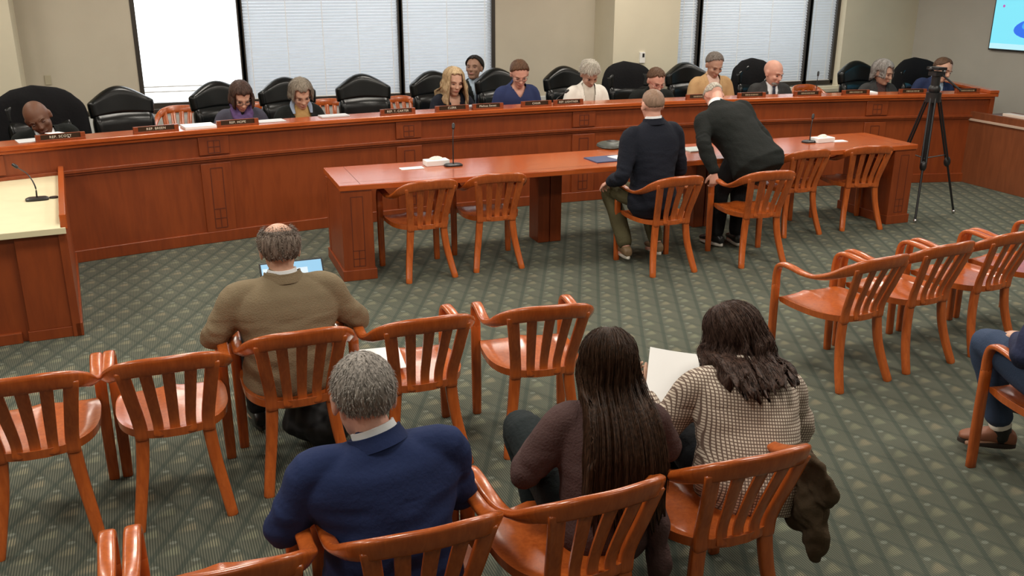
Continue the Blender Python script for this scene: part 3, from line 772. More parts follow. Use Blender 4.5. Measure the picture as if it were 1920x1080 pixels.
        for sd, (S, E, W_) in zip((-1, 1), s.arms):
            W2 = E.lerp(W_, .97*sleeve); Wm = E.lerp(W_, .4)
            hx = (0, 1, 0) if abs((E-S).normalized().y) < .9 else (1, 0, 0)
            J = I*.55
            limb(g, [(s.tp(sd*s.sw*.5, hu*.9, .405*fz), .050+J, .058+J), (S+ (s.Rt @ V((sd*shoulder, 0, .004))), .054+J, .058+J), (S.lerp(E, .45), .050+J, .052+J), (E, .043+J, .044+J), (Wm, .043+J*.9, .041+J*.9), (W2, .030+J*.75, .033+J*.75)], 4, 16, hx)
        me = fuse(g, vx, 16 if infl > .018 else 8, .5, name)
        sh = s.o.name.__hash__() % 97
        sd0 = random.uniform(0, 50)
        def fn(p):
            t = s.tinv(p); d = noise.noise(V((p.x*5+sd0, p.y*5, p.z*5)))*fold
            d += noise.noise(V((p.x*9+sd0, p.y*9, p.z*22)))*fold*.45*(1 if t.z < .30*fz else .35)
            for (S, E, W_) in s.arms:
                e = (p-E).length
                if e < .12: d += sin(e*150+noise.noise(p*14)*3)*fold*.40*(1-e/.12)
            return d
        if fold: displace(me, fn)
        if vneck:                                 # (bottom z in torso frame, half width at the top)
            zb, hw = vneck; zt = .49*fz
            def w_at(z): return hw*max(0, min(1, (z-zb)/(zt-zb)))**.85
            if lapel:
                def lf(p):
                    t = s.tinv(p)
                    if t.y < .02 or t.z < zb-.02: return 0
                    a = abs(t.x) - w_at(t.z)
                    return .007 if -.01 < a < .034*min(1, max(0, (t.z-zb)/.07)) else 0
                displace(me, lf)
            cut_faces(me, lambda p: (lambda t: t.y > .015+hu and t.z > zb and abs(t.x) < w_at(t.z))(s.tinv(p)))
        o = s.child(name, me, m, angle=180)
        if shirt is not None:
            g = G(); I2 = max(.004, I*.45)
            T2 = [(s.tp(0, 0, .10*fz), .140*gg+I2, .105*gg+I2), (s.tp(0, .009+hu*.3, .30*fz), .150+I2, .117+I2), (s.tp(0, .004+hu*.7, .395*fz), .13+I2, .098+I2), (s.tp(0, -.002+hu, .455*fz), .085+I2, .076+I2), (s.tp(0, .0+hu, .505*fz), .061, .060)]
            limb(g, T2, 4, 22, X); s.child('shirt', fuse(g, vx, 3, .5, 'shirt'), shirt, angle=180)
        if collar is not None:                    # shirt collar standing round the neck
            s.collar(collar, collar_h)
        if tie is not None:
            g = G(); pts = []
            for k, (z, w_) in enumerate(((.475, .032), (.455, .028), (.44, .030), (.36, .042), (.25, .052), (.12, .062))):
                z *= fz; yy = s.fronty(z)+I*.9+.012
                pts.append((s.tp(0, yy, z), X, w_, .014 if k else .022))
            sweep(g, pts, 4, 10, .5); s.child('necktie', g, tie)
        return o
    def fronty(s, z):
        fz = s.tl/.5; z = z/fz; K = [(0, .12), (.15, .108), (.30, .122+s.hunch*.3), (.405, .098+s.hunch*.7), (.465, .066+s.hunch), (.51, .052+s.hunch)]
        for (a, ya), (b, yb) in zip(K, K[1:]):
            if z <= b: return ya+(yb-ya)*max(0, (z-a)/(b-a))
        return K[-1][1]
    def collar(s, m, up=0, name='collar', r=.066, hgt=.036, th=.008, dn=.0):
        g = G(); fz = s.tl/.5; R_ = []; n = 28; nb = s.tp(0, -.006+s.hunch, s.tl*.965+up)
        ax = ((s.hp(0, -.01, -.06)-nb).normalized()*.6 + (s.Rt @ V((0, 0, 1)))*.4).normalized()
        X = s.Rt @ V((1, 0, 0)); Y = ax.cross(X).normalized(); X = Y.cross(ax)
        for k, (dz, dr) in enumerate(((-.012, .012), (.010, .006), (hgt*.6, .001), (hgt, -.001), (hgt, -.008), (-.012, -.004))):
            ring = []
            for i in range(n):
                q = 2*pi*i/n; fr = max(0, sin(q)); rr = r+dr
                ring.append(nb + X*cos(q)*rr + Y*sin(q)*rr*.98 + ax*(dz - fr*.030 + .006))
            R_.append(ring)
        g.rings(R_, cap=False); return s.child(name, g, m, angle=60)
    def bottoms(s, m, name='trousers', infl=.014, fold=.008, voxel=None, hem=.93):
        g = G()
        limb(g, [(s.tp(0, 0, .06), .150*s.girth+infl*.5, .112*s.girth+infl*.5), (s.P+V((0, 0, -.02)), .165*s.girth+infl, .12+infl), (s.P+V((0, .02, -.07)), .14+infl, .10+infl)], 3, 20, (1, 0, 0))
        for hip, K, A, T in s.legs:
            A2 = K.lerp(A, hem)
            limb(g, [(hip, .088+infl, .086+infl), (hip.lerp(K, .5), .078+infl, .076+infl), (K, .060+infl, .060+infl), (K.lerp(A, .4), .056+infl, .056+infl), (A2, .046+infl, .050+infl)], 4, 16, (1, 0, 0))
        me = fuse(g, voxel or s.vox, 4, .5, name); sd0 = random.uniform(0, 40)
        def fn(p):
            d = noise.noise(V((p.x*7+sd0, p.y*7, p.z*9)))*fold
            for hip, K, A, T in s.legs:
                for q in (K, A):
                    e = (p-q).length
                    if e < .11: d += sin(e*140+noise.noise(p*12)*3)*fold*.35*(1-e/.11)
            return d
        displace(me, fn); return s.child(name, me, m, angle=180)
    def shoes(s, m, sole=None):
        for hip, K, A, T in s.legs:
            g = G(); d = (T-A); d.z = 0; d = d.normalized() if d.length > .02 else V((0, 1, 0)); up = V((0, 0, 1)); lat = d.cross(up)
            base = V((A.x, A.y, 0)); R_ = []
            tip = T - A; pitch = tip.z if False else 0
            zf = A.z-.085
            prof = [(-.075, .030, .050, .0), (-.055, .038, .075, 0), (-.01, .040, .088, 0), (.05, .042, .075, 0), (.11, .048, .052, 0), (.155, .042, .040, 0), (.185, .024, .026, 0)]
            for y, w_, h_, _ in prof:
                c = V((A.x, A.y, max(0, zf))) + d*y
                R_.append([c + lat*math.copysign(abs(cos(q))**.7, cos(q))*w_ + up*(.022+h_*.5+math.copysign(abs(sin(q))**.7, sin(q))*h_*.5) for q in [2*pi*i/16 for i in range(16)]])
            g.rings(R_); sh = s.child('shoe', g, m, sub=1)
            g = G(); R_ = []
            for zz, k in ((.0, .94), (.004, 1), (.022, 1), (.026, .96)):
                ring = []
                for i in range(24):
                    q = 2*pi*i/24; yy = .055 + cos(q)*.132; ww = sin(q)*(.036+.012*max(0, cos(q)))*k
                    ring.append(V((A.x, A.y, max(0, zf)+zz)) + d*(.055+(yy-.055)*k) + lat*ww)
                R_.append(ring)
            build('sole', g.rings(R_), sole or m, sh)
    # ---------------- hair
    def hair(s, m, style, seed=1, strands=0, length=.02, drop=None, vol=.012, hairline=58, nape=118, bald=0, sides=84, wave=0, part=0, groove=.004, gray=None, lift=.4, face_gap=38):
        rx, ry, rz = (.0775+vol)*s.hs, (.0965+vol)*s.hs, (.088+vol)*s.hs; C = (0, -.008, .025)
        rnd = random.Random(seed); N = 96; rows = []
        def skull(a, ph, k=1.0):     # a: azimuth, 0 = face (+Y)
            p = V((sin(a)*sin(ph)*rx*k, cos(a)*sin(ph)*ry*k, cos(ph)*rz*k))
            return s.Hc + s.Rh @ (V(C)*s.hs + p)
        def phend(a):
            d = abs(math.degrees(math.atan2(sin(a), cos(a))))
            if d < 40: return hairline + 4*sin(d*.15+seed)
            if d < 80: return hairline + (sides-hairline)*((d-40)/40)
            if d < 125: return sides + (nape-sides)*((d-80)/45)**1.2
            return nape
        def phstart(a):
            d = abs(math.degrees(math.atan2(sin(a), cos(a))))
            if not bald: return 0
            return bald if d > 60 else bald + (phend(a)-bald)*.98*min(1, (60-d)/25)
        cols = []
        for i in range(N):
            a = 2*pi*i/N; e = radians(phend(a)); st = radians(phstart(a)); d = abs(math.degrees(math.atan2(sin(a), cos(a))))
            path = []
            gv = groove*noise.noise(V((sin(a)*9+seed, cos(a)*9, seed)))*2
            n1 = 14; dr = 0
            if drop and d > face_gap: dr = drop(s, a, d)
            e2 = max(e, radians(88)) if dr else e
            for j in range(n1+1):
                t = j/n1; ph = st+(e2-st)*t
                k = 1 + gv*8*min(1, t*2) + (.0 if dr else 0)
                if not dr: k -= .055*max(0, (t-.82)/.18)**2
                if bald: k -= (vol/.0775)*1.25*max(0, (.38-t)/.38)**1.3
                path.append(skull(a, ph, k*(1+.02*noise.noise(V((sin(a)*6*sin(ph)+seed, cos(a)*6*sin(ph), cos(ph)*6))))))
            if dr:
                p = path[-1].copy(); out = (p - s.Hc); out.z = 0; out.normalize(); n2 = 22
                for j in range(1, n2+1):
                    t = j/n2
                    q = dr(p, out, t, a) 
                    q = q + out*(gv*3*(1-.3*t)) + V((noise.noise(V((a*5, t*4, seed)))*wave, noise.noise(V((a*5+9, t*4, seed)))*wave, 0))
                    path.append(q)
            else:
                for j in range(22): path.append(path[-1].copy())
            cols.append(path)
        n = len(cols[0]); g = G(); R_ = [[cols[i][j] for i in range(N)] for j in range(n)]
        for j in range(n): 
            pass
        g.rings(R_, cap=False)
        me = mesh_of(g, 'hair')
        bm = bmesh.new(); bm.from_mesh(me); bmesh.ops.remove_doubles(bm, verts=bm.verts, dist=.0004)
        bmesh.ops.dissolve_degenerate(bm, dist=.0003, edges=bm.edges); bmesh.ops.recalc_face_normals(bm, faces=bm.faces); bm.to_mesh(me); bm.free()
        o = s.child('hair', me, m, angle=180); so = o.modifiers.new('thickness', 'SOLIDIFY'); so.thickness = .010; so.offset = -1
        # loose strands on top of the shell
        if strands:
            g = G()
            for k in range(strands):
                if drop:
                    i = rnd.randrange(N); path = cols[i]
                    if (path[-1]-path[14]).length < .02: continue
                    f = rnd.random(); P2 = cols[(i+1) % N]
                    if (P2[-1]-P2[14]).length < .02: continue
                    j0 = rnd.randrange(2, 12); j1 = n-1-rnd.randrange(0, 5)
                    off = rnd.uniform(.000, .006); js = list(range(j0, j1, 3)); ext = rnd.uniform(0, .03)
                    pts = []
                    for j in js:
                        q = path[j].lerp(P2[j], f); o_ = (q - s.Hc); o_.z *= .3; o_.normalize(); pts.append(q + o_*(off + .003*sin(j*.5+k)))
                    if len(pts) < 3: continue
                    pts[-1] = pts[-1] + V((0, 0, -ext)); w_ = rnd.uniform(.0012, .0026)
                    sweep(g, [(q, (1, .3, 0), w_*(1 if 0 < ii < len(pts)-1 else .4), w_*.6) for ii, q in enumerate(pts)], 2, 4, 1, False)
                else:
                    a = rnd.uniform(-pi, pi); e = phend(a); st = max(0, phstart(a)-rnd.random()**3*14)
                    u = rnd.random(); ph = radians(st + (e-st)*sqrt(u) if not bald else st+(e-st)*u); 
                    p = skull(a, ph, .97); p2 = skull(a, ph+.12, .97); nrm = (p - s.Hc).normalized(); fl = (p2-p).normalized()
                    fl = (fl + V((rnd.uniform(-.5, .5), rnd.uniform(-.5, .5), rnd.uniform(-.3, .3)))).normalized()
                    L_ = length*rnd.uniform(.6, 1.2); lf = lift*rnd.uniform(.5, 1.3)
                    w_ = rnd.uniform(.0010, .0022); sd_ = fl.cross(nrm).normalized()*w_
                    q1 = p + (fl+nrm*lf)*L_*.5; q2 = p + (fl*1.0+nrm*lf*.5)*L_
                    if style == 'curly': q2 = q1 + (fl.cross(nrm)*rnd.choice((-1, 1)) + nrm*rnd.uniform(-.2, .6))*L_*.5
                    kk = len(g.v); g.v += [tuple(x) for x in (p-sd_, p+sd_, q1+sd_*.8, q1-sd_*.8, q2)]
                    g.f += [(kk, kk+1, kk+2, kk+3), (kk+3, kk+2, kk+4)]
            s.child('hair_strands', g, gray or m, smooth=False)
        return o

def fall(L, flare=.0, back=-.16, infl=.03, clampside=True, curlend=0, squeeze=1.0, follow=.0, rail=None):
    """returns a drop function: hair falls straight down from the skull, resting on the back"""
    def mk(s, a, d):
        Ld = L(d) if callable(L) else L
        if Ld <= 0: return 0
        def f(p, out, t, a_):
            up = s.Rt @ V((0, 0, 1)); dn = -(V((0, 0, 1))*(1-follow) + up*follow).normalized()
            q = p + dn*(Ld*t) + out*(flare*sin(min(1, t*1.5)*pi/2))
            if t > .7 and curlend: q = q - out*curlend*((t-.7)/.3)**2
            tz = s.tinv(q); k0 = s.tl*1.06
            tz.x = s.tinv(p).x*(1+(squeeze-1)*min(1, t*1.6)) + (tz.x - s.tinv(p).x)
            if d > 62:
                fz = s.tl/.5; zz = tz.z/fz; K = [(-.2, -.165), (.0, -.165), (.14, -.152), (.30, -.162), (.39, -.140), (.44, -.118), (.475, -.098), (.51, -.075), (.57, .06), (3, .5)]
                for (za, ya), (zb, yb_) in zip(K, K[1:]):
                    if zz <= zb: yb = ya + (yb_-ya)*max(0, (zz-za)/(zb-za)); break
                yb += s.hunch*max(0, min(1, zz/.5))*.8 - infl + .02*(max(0, abs(tz.x)-.12)/.1)
                w_ = min(1, (d-62)/25); tz.y = tz.y + (min(tz.y, yb) - tz.y)*w_
            q = s.tp(tz.x, tz.y, tz.z)
            if rail and d > 95:
                rz, ry = rail; k = max(0, min(1, (rz+.16-q.z)/.16)); k = k*k*(3-2*k)*min(1, (d-95)/20)
                q.y += (min(q.y, ry) - q.y)*k
            return q
        return f
    return mk
NAVY = fabric('navy_suit_wool', (.018, .028, .075)); DNAVY = fabric('dark_navy_wool', (.009, .011, .019)); BLK = fabric('black_wool', (.009, .011, .010)); CHAR = fabric('charcoal_wool', (.035, .036, .036))
TANB = fabric('tan_tweed', (.20, .155, .095), bs=160, b=.5); CAMEL = fabric('camel_wool', (.46, .29, .14)); WHT = fabric('white_cloth', (.80, .77, .70), b=.2); SHIRT = fabric('white_shirt', (.72, .74, .76), b=.1)
LBLUE = fabric('light_blue_shirt', (.42, .52, .62), b=.1); OLIVE = fabric('olive_cotton', (.085, .075, .038)); DENIM = fabric('blue_denim', (.040, .062, .115), bs=200); PURP = fabric('purple_scarf', (.10, .06, .16)); 
BLKT = fabric('black_trousers', (.008, .008, .009)); MAROON = fabric('mauve_brown_knit', (.075, .042, .040), bs=120, b=.5); TIE = mat('dark_tie', (.01, .012, .03), .5); YEL = fabric('ochre_scarf', (.42, .26, .10)); GREYB = fabric('grey_blazer', (.06, .06, .085))
SHOEB = mat('brown_shoe_leather', (.26, .10, .055), .5); SHOEK = mat('black_shoe_leather', (.01, .01, .01), .4); SOLEW = mat('pale_sole', (.55, .52, .46), .6); SOLEK = mat('dark_sole', (.03, .02, .015), .7)
H_BROWN = hairm('brown_hair', (.018, .009, .005), (.060, .029, .016)); H_DKB = hairm('dark_brown_hair', (.022, .012, .009), (.085, .048, .036)); H_BLK = hairm('black_hair', (.006, .005, .005), (.02, .017, .015))
H_GREY = hairm('grey_hair', (.14, .13, .12), (.36, .34, .32)); H_BLOND = hairm('blonde_hair', (.30, .20, .10), (.62, .48, .30)); H_SALT = hairm('salt_pepper_hair', (.09, .08, .07), (.30, .27, .24)); H_WHITE = hairm('silver_hair', (.25, .23, .19), (.62, .58, .50))
H_TAN = hairm('curly_grey_brown_hair', (.07, .05, .038), (.24, .19, .155)); H_SHORTB = hairm('short_brown_hair', (.06, .032, .018), (.14, .08, .05))

def on_chair(key, fwd=-.02): o, a = CH[key]; return o + rot(0, fwd, a), a

# --- man in tan blazer with a laptop
VF = .0065
o, a = on_chair('A3', .03)
p = Person('man seen from behind in a tan tweed blazer using a laptop, middle row', o + V((-.03, 0, 0)), a, pz=.55, lean=3, hunch=.03, tl=.50, sw=.205, girth=1.12, head=(14, -3, 0), hoff=(0, .015, .115), hsc=1.07, voxel=VF, aim=(520, 416),
           armL=(V((-.335, .06, .66)), V((-.13, .36, .66))), armR=(V((.335, .06, .66)), V((.13, .36, .66))), skin=SK)
p.top(TANB, 'blazer', infl=.030, hem=-.09, fold=.016, shoulder=.014, flare=.0); p.collar(SHIRT, .008, 'shirt_collar', hgt=.034); p.collar(TANB, .000, 'blazer_collar', r=.084, hgt=.030)
p.bottoms(BLKT); p.shoes(SHOEK)
p.face(); p.hair(H_TAN, 'curly', seed=3, bald=44, vol=.014, strands=3400, length=.018, nape=132, hairline=60, lift=.8, groove=.008)
TAN = p
# laptop on his lap
lp = thing('laptop', 'open laptop with a bright screen on the tan blazer man lap', 'laptop', o + rot(.12, .42, a) + V((0, 0, .618)), a)
build('keyboard_base', G().box(-.16, .16, -.11, .11, 0, .016), mat('laptop_grey', (.25, .26, .27), .35, .7), lp, smooth=False, bevel=.004)
Ms = Matrix.Translation((0, .11, .016)) @ Matrix.Rotation(radians(-34), 4, 'X')
build('screen_lid', G().box(-.165, .165, -.004, .004, 0, .215, Ms), BLACK, lp, smooth=False, bevel=.004)
SCRM = mat('laptop_display', (.02, .02, .02), .3, emis=(.32, .62, .85, 1.0)); SCRW = mat('laptop_window', (.02, .02, .02), .3, emis=(.75, .88, .95, 1.0))
build('display', G().box(-.156, .156, -.0055, -.004, .012, .205, Ms), SCRM, lp, smooth=False)
build('display_window', G().box(-.02, .08, -.0062, -.0055, .03, .17, Ms), SCRW, lp, smooth=False); build('display_window', G().box(-.15, -.10, -.0062, -.0055, .08, .18, Ms), SCRW, lp, smooth=False)

# --- man in blue suit
o, a = on_chair('B2', .00)
p = Person('grey haired man seen from behind in a bright navy blue suit in the front row', o + V((-.02, .02, 0)), a - radians(4), pz=.54, lean=6, side=-3, hunch=.02, tl=.47, sw=.205, girth=1.15, head=(17, 4, 2), hoff=(-.02, .045, .118), hsc=1.18, voxel=VF, aim=(677, 664),
           armL=(V((-.32, .05, .62)), V((-.17, .33, .64))), armR=(V((.245, .09, .62)), V((.12, .36, .64))), skin=SKP)
BLUE = fabric('bright_navy_suit', (.013, .024, .080), b=.2); p.top(BLUE, 'suit_jacket', infl=.030, hem=-.09, fold=.016, shoulder=.016, flare=.0)
p.collar(SHIRT, .006, 'shirt_collar', hgt=.040, r=.071); p.collar(BLUE, -.006, 'jacket_collar', r=.086, hgt=.034); p.bottoms(BLUE); p.shoes(SHOEK); p.face()
p.hair(H_SALT, 'short', seed=5, vol=.008, strands=5200, length=.017, nape=130, hairline=50, lift=.55)

# --- woman with very long straight hair
o, a = on_chair('B3', .0)
p = Person('woman seen from behind with very long straight brown hair and a mauve brown knit', o + V((.03, .02, 0)), a-radians(10), pz=.53, lean=9, side=6, hunch=.03, tl=.45, sw=.165, girth=.95, head=(24, -6, 4), hoff=(.0, .05, .110), hsc=1.0, voxel=VF, aim=(1142, 622),
           armL=(V((-.27, .08, .62)), V((-.14, .34, .62))), armR=(V((.28, .14, .62)), V((.20, .40, .64))),
           legs=((V((-.17, .46, .60)), V((-.08, .40, .16)), V((-.10, .54, .10))), (V((.13, .45, .52)), V((.12, .42, .10)), V((.13, .55, .05)))))
p.top(MAROON, 'knit_top', infl=.022, hem=-.07, fold=.014); p.bottoms(fabric('dark_teal_trousers', (.014, .020, .022))); p.shoes(SHOEK); p.face()
p.hair(H_BROWN, 'long', seed=7, vol=.016, strands=1100, drop=fall(lambda d: .46+.05*sin(d*.9), flare=.018, infl=.014, squeeze=1.25, follow=.75), hairline=45, groove=.004, face_gap=66)
# --- woman in checked jacket
CHECK = bpy.data.materials.new('checked_tweed'); nt, b_ = nodes_of(CHECK); N = nt.nodes; L = nt.links
tc = N.new('ShaderNodeTexCoord'); mp = N.new('ShaderNodeMapping'); mp.inputs['Rotation'].default_value = (radians(12), radians(-8), 0); L.new(tc.outputs['Object'], mp.inputs[0]); sp = N.new('ShaderNodeSeparateXYZ'); L.new(mp.outputs[0], sp.inputs[0])
def stripe(out, per):
    a1 = N.new('ShaderNodeMath'); a1.operation = 'MULTIPLY'; a1.inputs[1].default_value = 2*pi/per; L.new(out, a1.inputs[0])
    a2 = N.new('ShaderNodeMath'); a2.operation = 'SINE'; L.new(a1.outputs[0], a2.inputs[0])
    a3 = N.new('ShaderNodeMapRange'); a3.inputs[1].default_value = .15; a3.inputs[2].default_value = .8; L.new(a2.outputs[0], a3.inputs[0]); return a3.outputs[0]
s1 = stripe(sp.outputs[0], .0112); s2 = stripe(sp.outputs[2], .0112)
mx = N.new('ShaderNodeMath'); mx.operation = 'MAXIMUM'; L.new(s1, mx.inputs[0]); L.new(s2, mx.inputs[1])
rr_ = N.new('ShaderNodeValToRGB'); rr_.color_ramp.elements[0].color = (.60, .52, .43, 1); rr_.color_ramp.elements[1].color = (.13, .085, .065, 1); L.new(mx.outputs[0], rr_.inputs[0])
L.new(rr_.outputs[0], b_.inputs['Base Color']); b_.inputs['Roughness'].default_value = .9
o, a = on_chair('B4', .04)
p = Person('woman seen from behind with wavy brown hair in a small-checked beige jacket', o + V((.06, .0, 0)), a-radians(6), pz=.52, lean=26, side=8, hunch=.05, tl=.46, sw=.180, girth=1.05, head=(36, 16, -8), hoff=(.0, .06, .115), hsc=1.04, voxel=VF, aim=(1382, 576),
           armL=(V((-.28, .26, .56)), V((-.20, .52, .62))), armR=(V((.30, .18, .54)), V((.10, .42, .60))),
           handL=(V((-.1, .9, .2)), V((1, 0, 0)), -1, .5))
p.top(CHECK, 'checked_jacket', infl=.028, hem=-.06, fold=.018, shoulder=.01, collar=None); p.collar(CHECK, -.018, 'jacket_collar', r=.080, hgt=.04)
p.bottoms(fabric('dark_trousers', (.012, .014, .018))); p.shoes(SHOEK); p.face()
p.hair(H_DKB, 'wavy', seed=9, vol=.026, strands=900, drop=fall(lambda d: .19+.03*sin(d) if d > 70 else .26, flare=.034, infl=.018, curlend=.01, follow=.4), wave=.024, hairline=45, groove=.006, face_gap=60)
W2o, W2a = o, a

# --- seated man at the witness table
o, a = on_chair('T3', .02)
p = Person('man with shaved head in a dark navy suit jacket sitting at the witness table', o, a, pz=.56, lean=3, side=-1, tl=.54, sw=.195, girth=1.05, head=(6, -4, 0), hoff=(-.0, .01, .108), hsc=1.06, voxel=.007, aim=(1225, 165),
           armL=(V((-.30, -.04, .76)), V((-.27, .20, .67))), armR=(V((.30, .10, .74)), V((.18, .38, .78))), handL=(V((-.05, .9, -.35)), V((.2, -.2, -1)), 1, .5),
           legs=((V((-.17, .40, .56)), V((-.14, .14, .13)), V((-.12, .28, .05))), (V((.15, .44, .56)), V((.16, .16, .13)), V((.17, .30, .05)))), skin=SKP)
p.top(DNAVY, 'suit_jacket', infl=.028, hem=-.11, fold=.014, shoulder=.014, flare=.0); p.collar(SHIRT, .008, 'shirt_collar', hgt=.034); p.collar(DNAVY, -.008, 'jacket_collar', r=.082, hgt=.034)
p.bottoms(OLIVE); p.shoes(mat('tan_brown_shoe', (.16, .10, .05), .6), SOLEW); p.face()
p.hair(hairm('stubble_hair', (.20, .13, .09), (.30, .20, .145)), 'short', seed=12, vol=.0035, strands=900, length=.005, nape=118, hairline=40, lift=.2, groove=.001)

# --- bending man
o, a = CH['T4']
bw = V((4.53, 6.60, 0)); ba = a + radians(2)
def to_local(wp, b=bw, an=ba): q = rot(wp.x-b.x, wp.y-b.y, -an); return V((q.x, q.y, wp.z))
aL = to_local(o + rot(-.272, .16, a) + V((0, 0, .70))); aR = to_local(o + rot(.272, .16, a) + V((0, 0, .70)))
p = Person('bald man in a black suit bending over the witness table gripping his chair arms', bw, ba, pz=.83, lean=46, side=-16, tl=.52, sw=.215, girth=1.15, head=(70, 4, 0), hoff=(.09, .05, .13), voxel=.007,
           armL=(aL.lerp(V((-.36, .26, 1.18)), .45) + V((-.03, 0, 0)), aL), armR=(aR.lerp(V((.06, .34, 1.22)), .45)+V((.05, 0, 0)), aR), handL=(V((0, -.15, -1)), V((.2, 1, -.1)), -1, .8), handR=(V((0, -.15, -1)), V((-.2, 1, -.1)), 1, .8),
           legs=((V((-.17, .12, .48)), V((-.20, .08, .10)), V((-.25, .22, .05))), (V((.02, .14, .48)), V((-.02, .06, .10)), V((0, .20, .05)))), skin=SKP)
p.top(BLK, 'suit_jacket', infl=.030, hem=-.15, fold=.014, shoulder=.012, flare=.035); p.collar(SHIRT, .010, 'shirt_collar'); p.bottoms(BLKT); p.shoes(SHOEK, SOLEW); p.face()
p.hair(H_WHITE, 'short', seed=14, vol=.005, bald=62, strands=500, length=.012, nape=118, hairline=60)
BEND = p

# --- person at the right edge
o, a = on_chair('P', -.02)
p = Person('person in blue jeans and brown shoes seated at the right frame edge', o, a, pz=.53, lean=4, head=(10, 0, 0), voxel=.008,
           armL=(V((-.27, .02, .68)), V((-.12, .26, .66))), armR=(V((.27, .02, .68)), V((.12, .26, .66))),
           legs=((V((-.16, .40, .585)), V((-.03, .36, .13)), V((-.16, .43, .05))), (V((.14, .44, .55)), V((.18, .38, .26)), V((.10, .50, .20)))))
p.top(fabric('dark_print_shirt', (.02, .025, .06), var=.4), 'shirt', infl=.02); p.bottoms(DENIM, 'jeans', hem=.84); p.shoes(SHOEB, SOLEK); p.face(); p.hair(H_SHORTB, 'short', strands=300)
for hip, K, A_, T in p.legs:
    g = G(); limb(g, [(A_.lerp(K, .26), .046, .048), (A_, .045, .048), (A_+V((0, 0, -.03)), .045, .048)], 4, 14); sk = p.child('sock', g, SHOEK)
    g = G()
    for t in (.06, .20): limb(g, [(A_.lerp(K, t), .049, .051), (A_.lerp(K, t+.03), .049, .051)], 2, 14)
    build('sock_stripe', g, WHT, sk)

# --- people behind the dais
def dais(label, px, off, hy, **k):
    q = behind(px, off); q.z = PLAT; nn = dN(q.x); a = math.atan2(nn.x, -nn.y)
    dy = k.pop('dyaw', 0); kw = dict(pz=.52, lean=10, tl=.45, head=(32, 0, 0), hands=True, hunch=.03,
        armL=(V((-.28, .14, .64)), V((-.13, .34, .69))), armR=(V((.28, .14, .64)), V((.13, .34, .69))), voxel=.009)
    kw.update(k); kw['hsc'] = kw.get('hsc', 1)*1.15; kw['head'] = (kw['head'][0]-6, kw['head'][1], kw['head'][2]); return Person(label, q, a+radians(dy), **kw)
PO = .86
p = dais('bald man in a dark jacket and white collar leaning over papers at the far left', 62, PO-.04, 0, aim=(66, 186), lean=11, side=6, head=(24, -16, 24), hoff=(.03, .06, .11), tl=.43, skin=SKD, hsc=1.08, dyaw=6)
p.top(BLK, 'jacket', infl=.03, vneck=(.16, .085), shirt=SHIRT, collar=WHT, shoulder=.02); p.bottoms(BLKT); p.shoes(SHOEK); p.face(lips=mat('dark_lips', (.12, .05, .045), .5))
p = dais('woman with a dark brown bob, glasses and purple scarf behind the dais', 446, PO, 0, aim=(449, 151), lean=14, head=(40, 4, 0), sw=.165, tl=.455, sc=.98, dyaw=-4)
p.top(GREYB, 'blazer', infl=.022, vneck=(.14, .08), shirt=BLKT); p.bottoms(BLKT); p.shoes(SHOEK); p.face(glasses=BLACK)
g = G(); limb(g, [(p.tp(-.07, .05, .50), .035, .03), (p.tp(-.05, .125, .42), .045, .028), (p.tp(0, .155, .34), .055, .028), (p.tp(.02, .15, .22), .05, .022)], 4, 14); limb(g, [(p.tp(.07, .05, .50), .035, .03), (p.tp(.06, .125, .42), .045, .028), (p.tp(.01, .16, .35), .05, .028)], 4, 14)
g.ball(p.tp(0, -.0, .475), (.10, .085, .04)); me = fuse(g, .008, 3); displace(me, lambda q: .010*noise.noise(q*28)); p.child('scarf', me, PURP, angle=180)
p.hair(H_DKB, 'bob', seed=2, vol=.016, drop=fall(lambda d: .10 if d > 60 else .11, flare=.012, curlend=.015, infl=.0), hairline=62, face_gap=50)
p = dais('grey haired person in a dark jacket with denim collar and ochre scarf', 571, PO, 0, aim=(562, 147), lean=13, head=(36, -4, 4), sw=.165, tl=.46, dyaw=3)
p.top(BLK, 'jacket', infl=.026, vneck=(.12, .10), shirt=YEL); p.bottoms(BLKT); p.shoes(SHOEK); p.face()
g = G()
for sd in (-1, 1): sweep(g, [(p.tp(sd*.03, .00, .51), (sd, .3, -.4), .04, .010), (p.tp(sd*.085, .06, .455), (sd, .3, -.4), .045, .010), (p.tp(sd*.085, .125, .39), (sd, .3, -.4), .025, .008)], 4, 10, .6)
p.child('denim_collar', g, fabric('pale_denim', (.26, .32, .42)))
p.hair(hairm('ash_hair', (.12, .10, .075), (.30, .26, .21)), 'short', seed=6, vol=.020, drop=fall(lambda d: .055, flare=.004, curlend=.01, infl=.0), hairline=60, face_gap=52, strands=200)
p = dais('woman with long blonde hair and a dark cardigan behind the clerk plate', 850, PO, 0, aim=(850, 126), lean=6, head=(20, 0, -3), sw=.160, tl=.475, dyaw=2)
p.top(DNAVY, 'cardigan', infl=.020, vneck=(.20, .075), shirt=None, lapel=False); p.bottoms(BLKT); p.shoes(SHOEK); p.face(); 
p.hair(H_BLOND, 'long', seed=4, vol=.016, drop=fall(lambda d: .25 if d > 60 else .22, flare=.025, wave=0) if False else fall(lambda d: .25, flare=.030, infl=.012), hairline=52, face_gap=45, wave=.02, strands=300)
q = behind(889, 1.72)
p = dais('young man with black hair, suit and tie sitting back by the blinds', 889, 1.72, 0, aim=(889, 104), pz=.60, lean=-2, head=(-4, -38, 0), tl=.52, skin=SKT, sw=.175, hunch=0, armL=(V((-.26, .04, .64)), V((-.12, .30, .60))), armR=(V((.26, .04, .64)), V((.12, .30, .60))))
p.top(BLK, 'suit_jacket', infl=.018, vneck=(.02, .085), shirt=LBLUE, collar=LBLUE, tie=TIE); p.bottoms(BLKT); p.shoes(SHOEK); p.face()
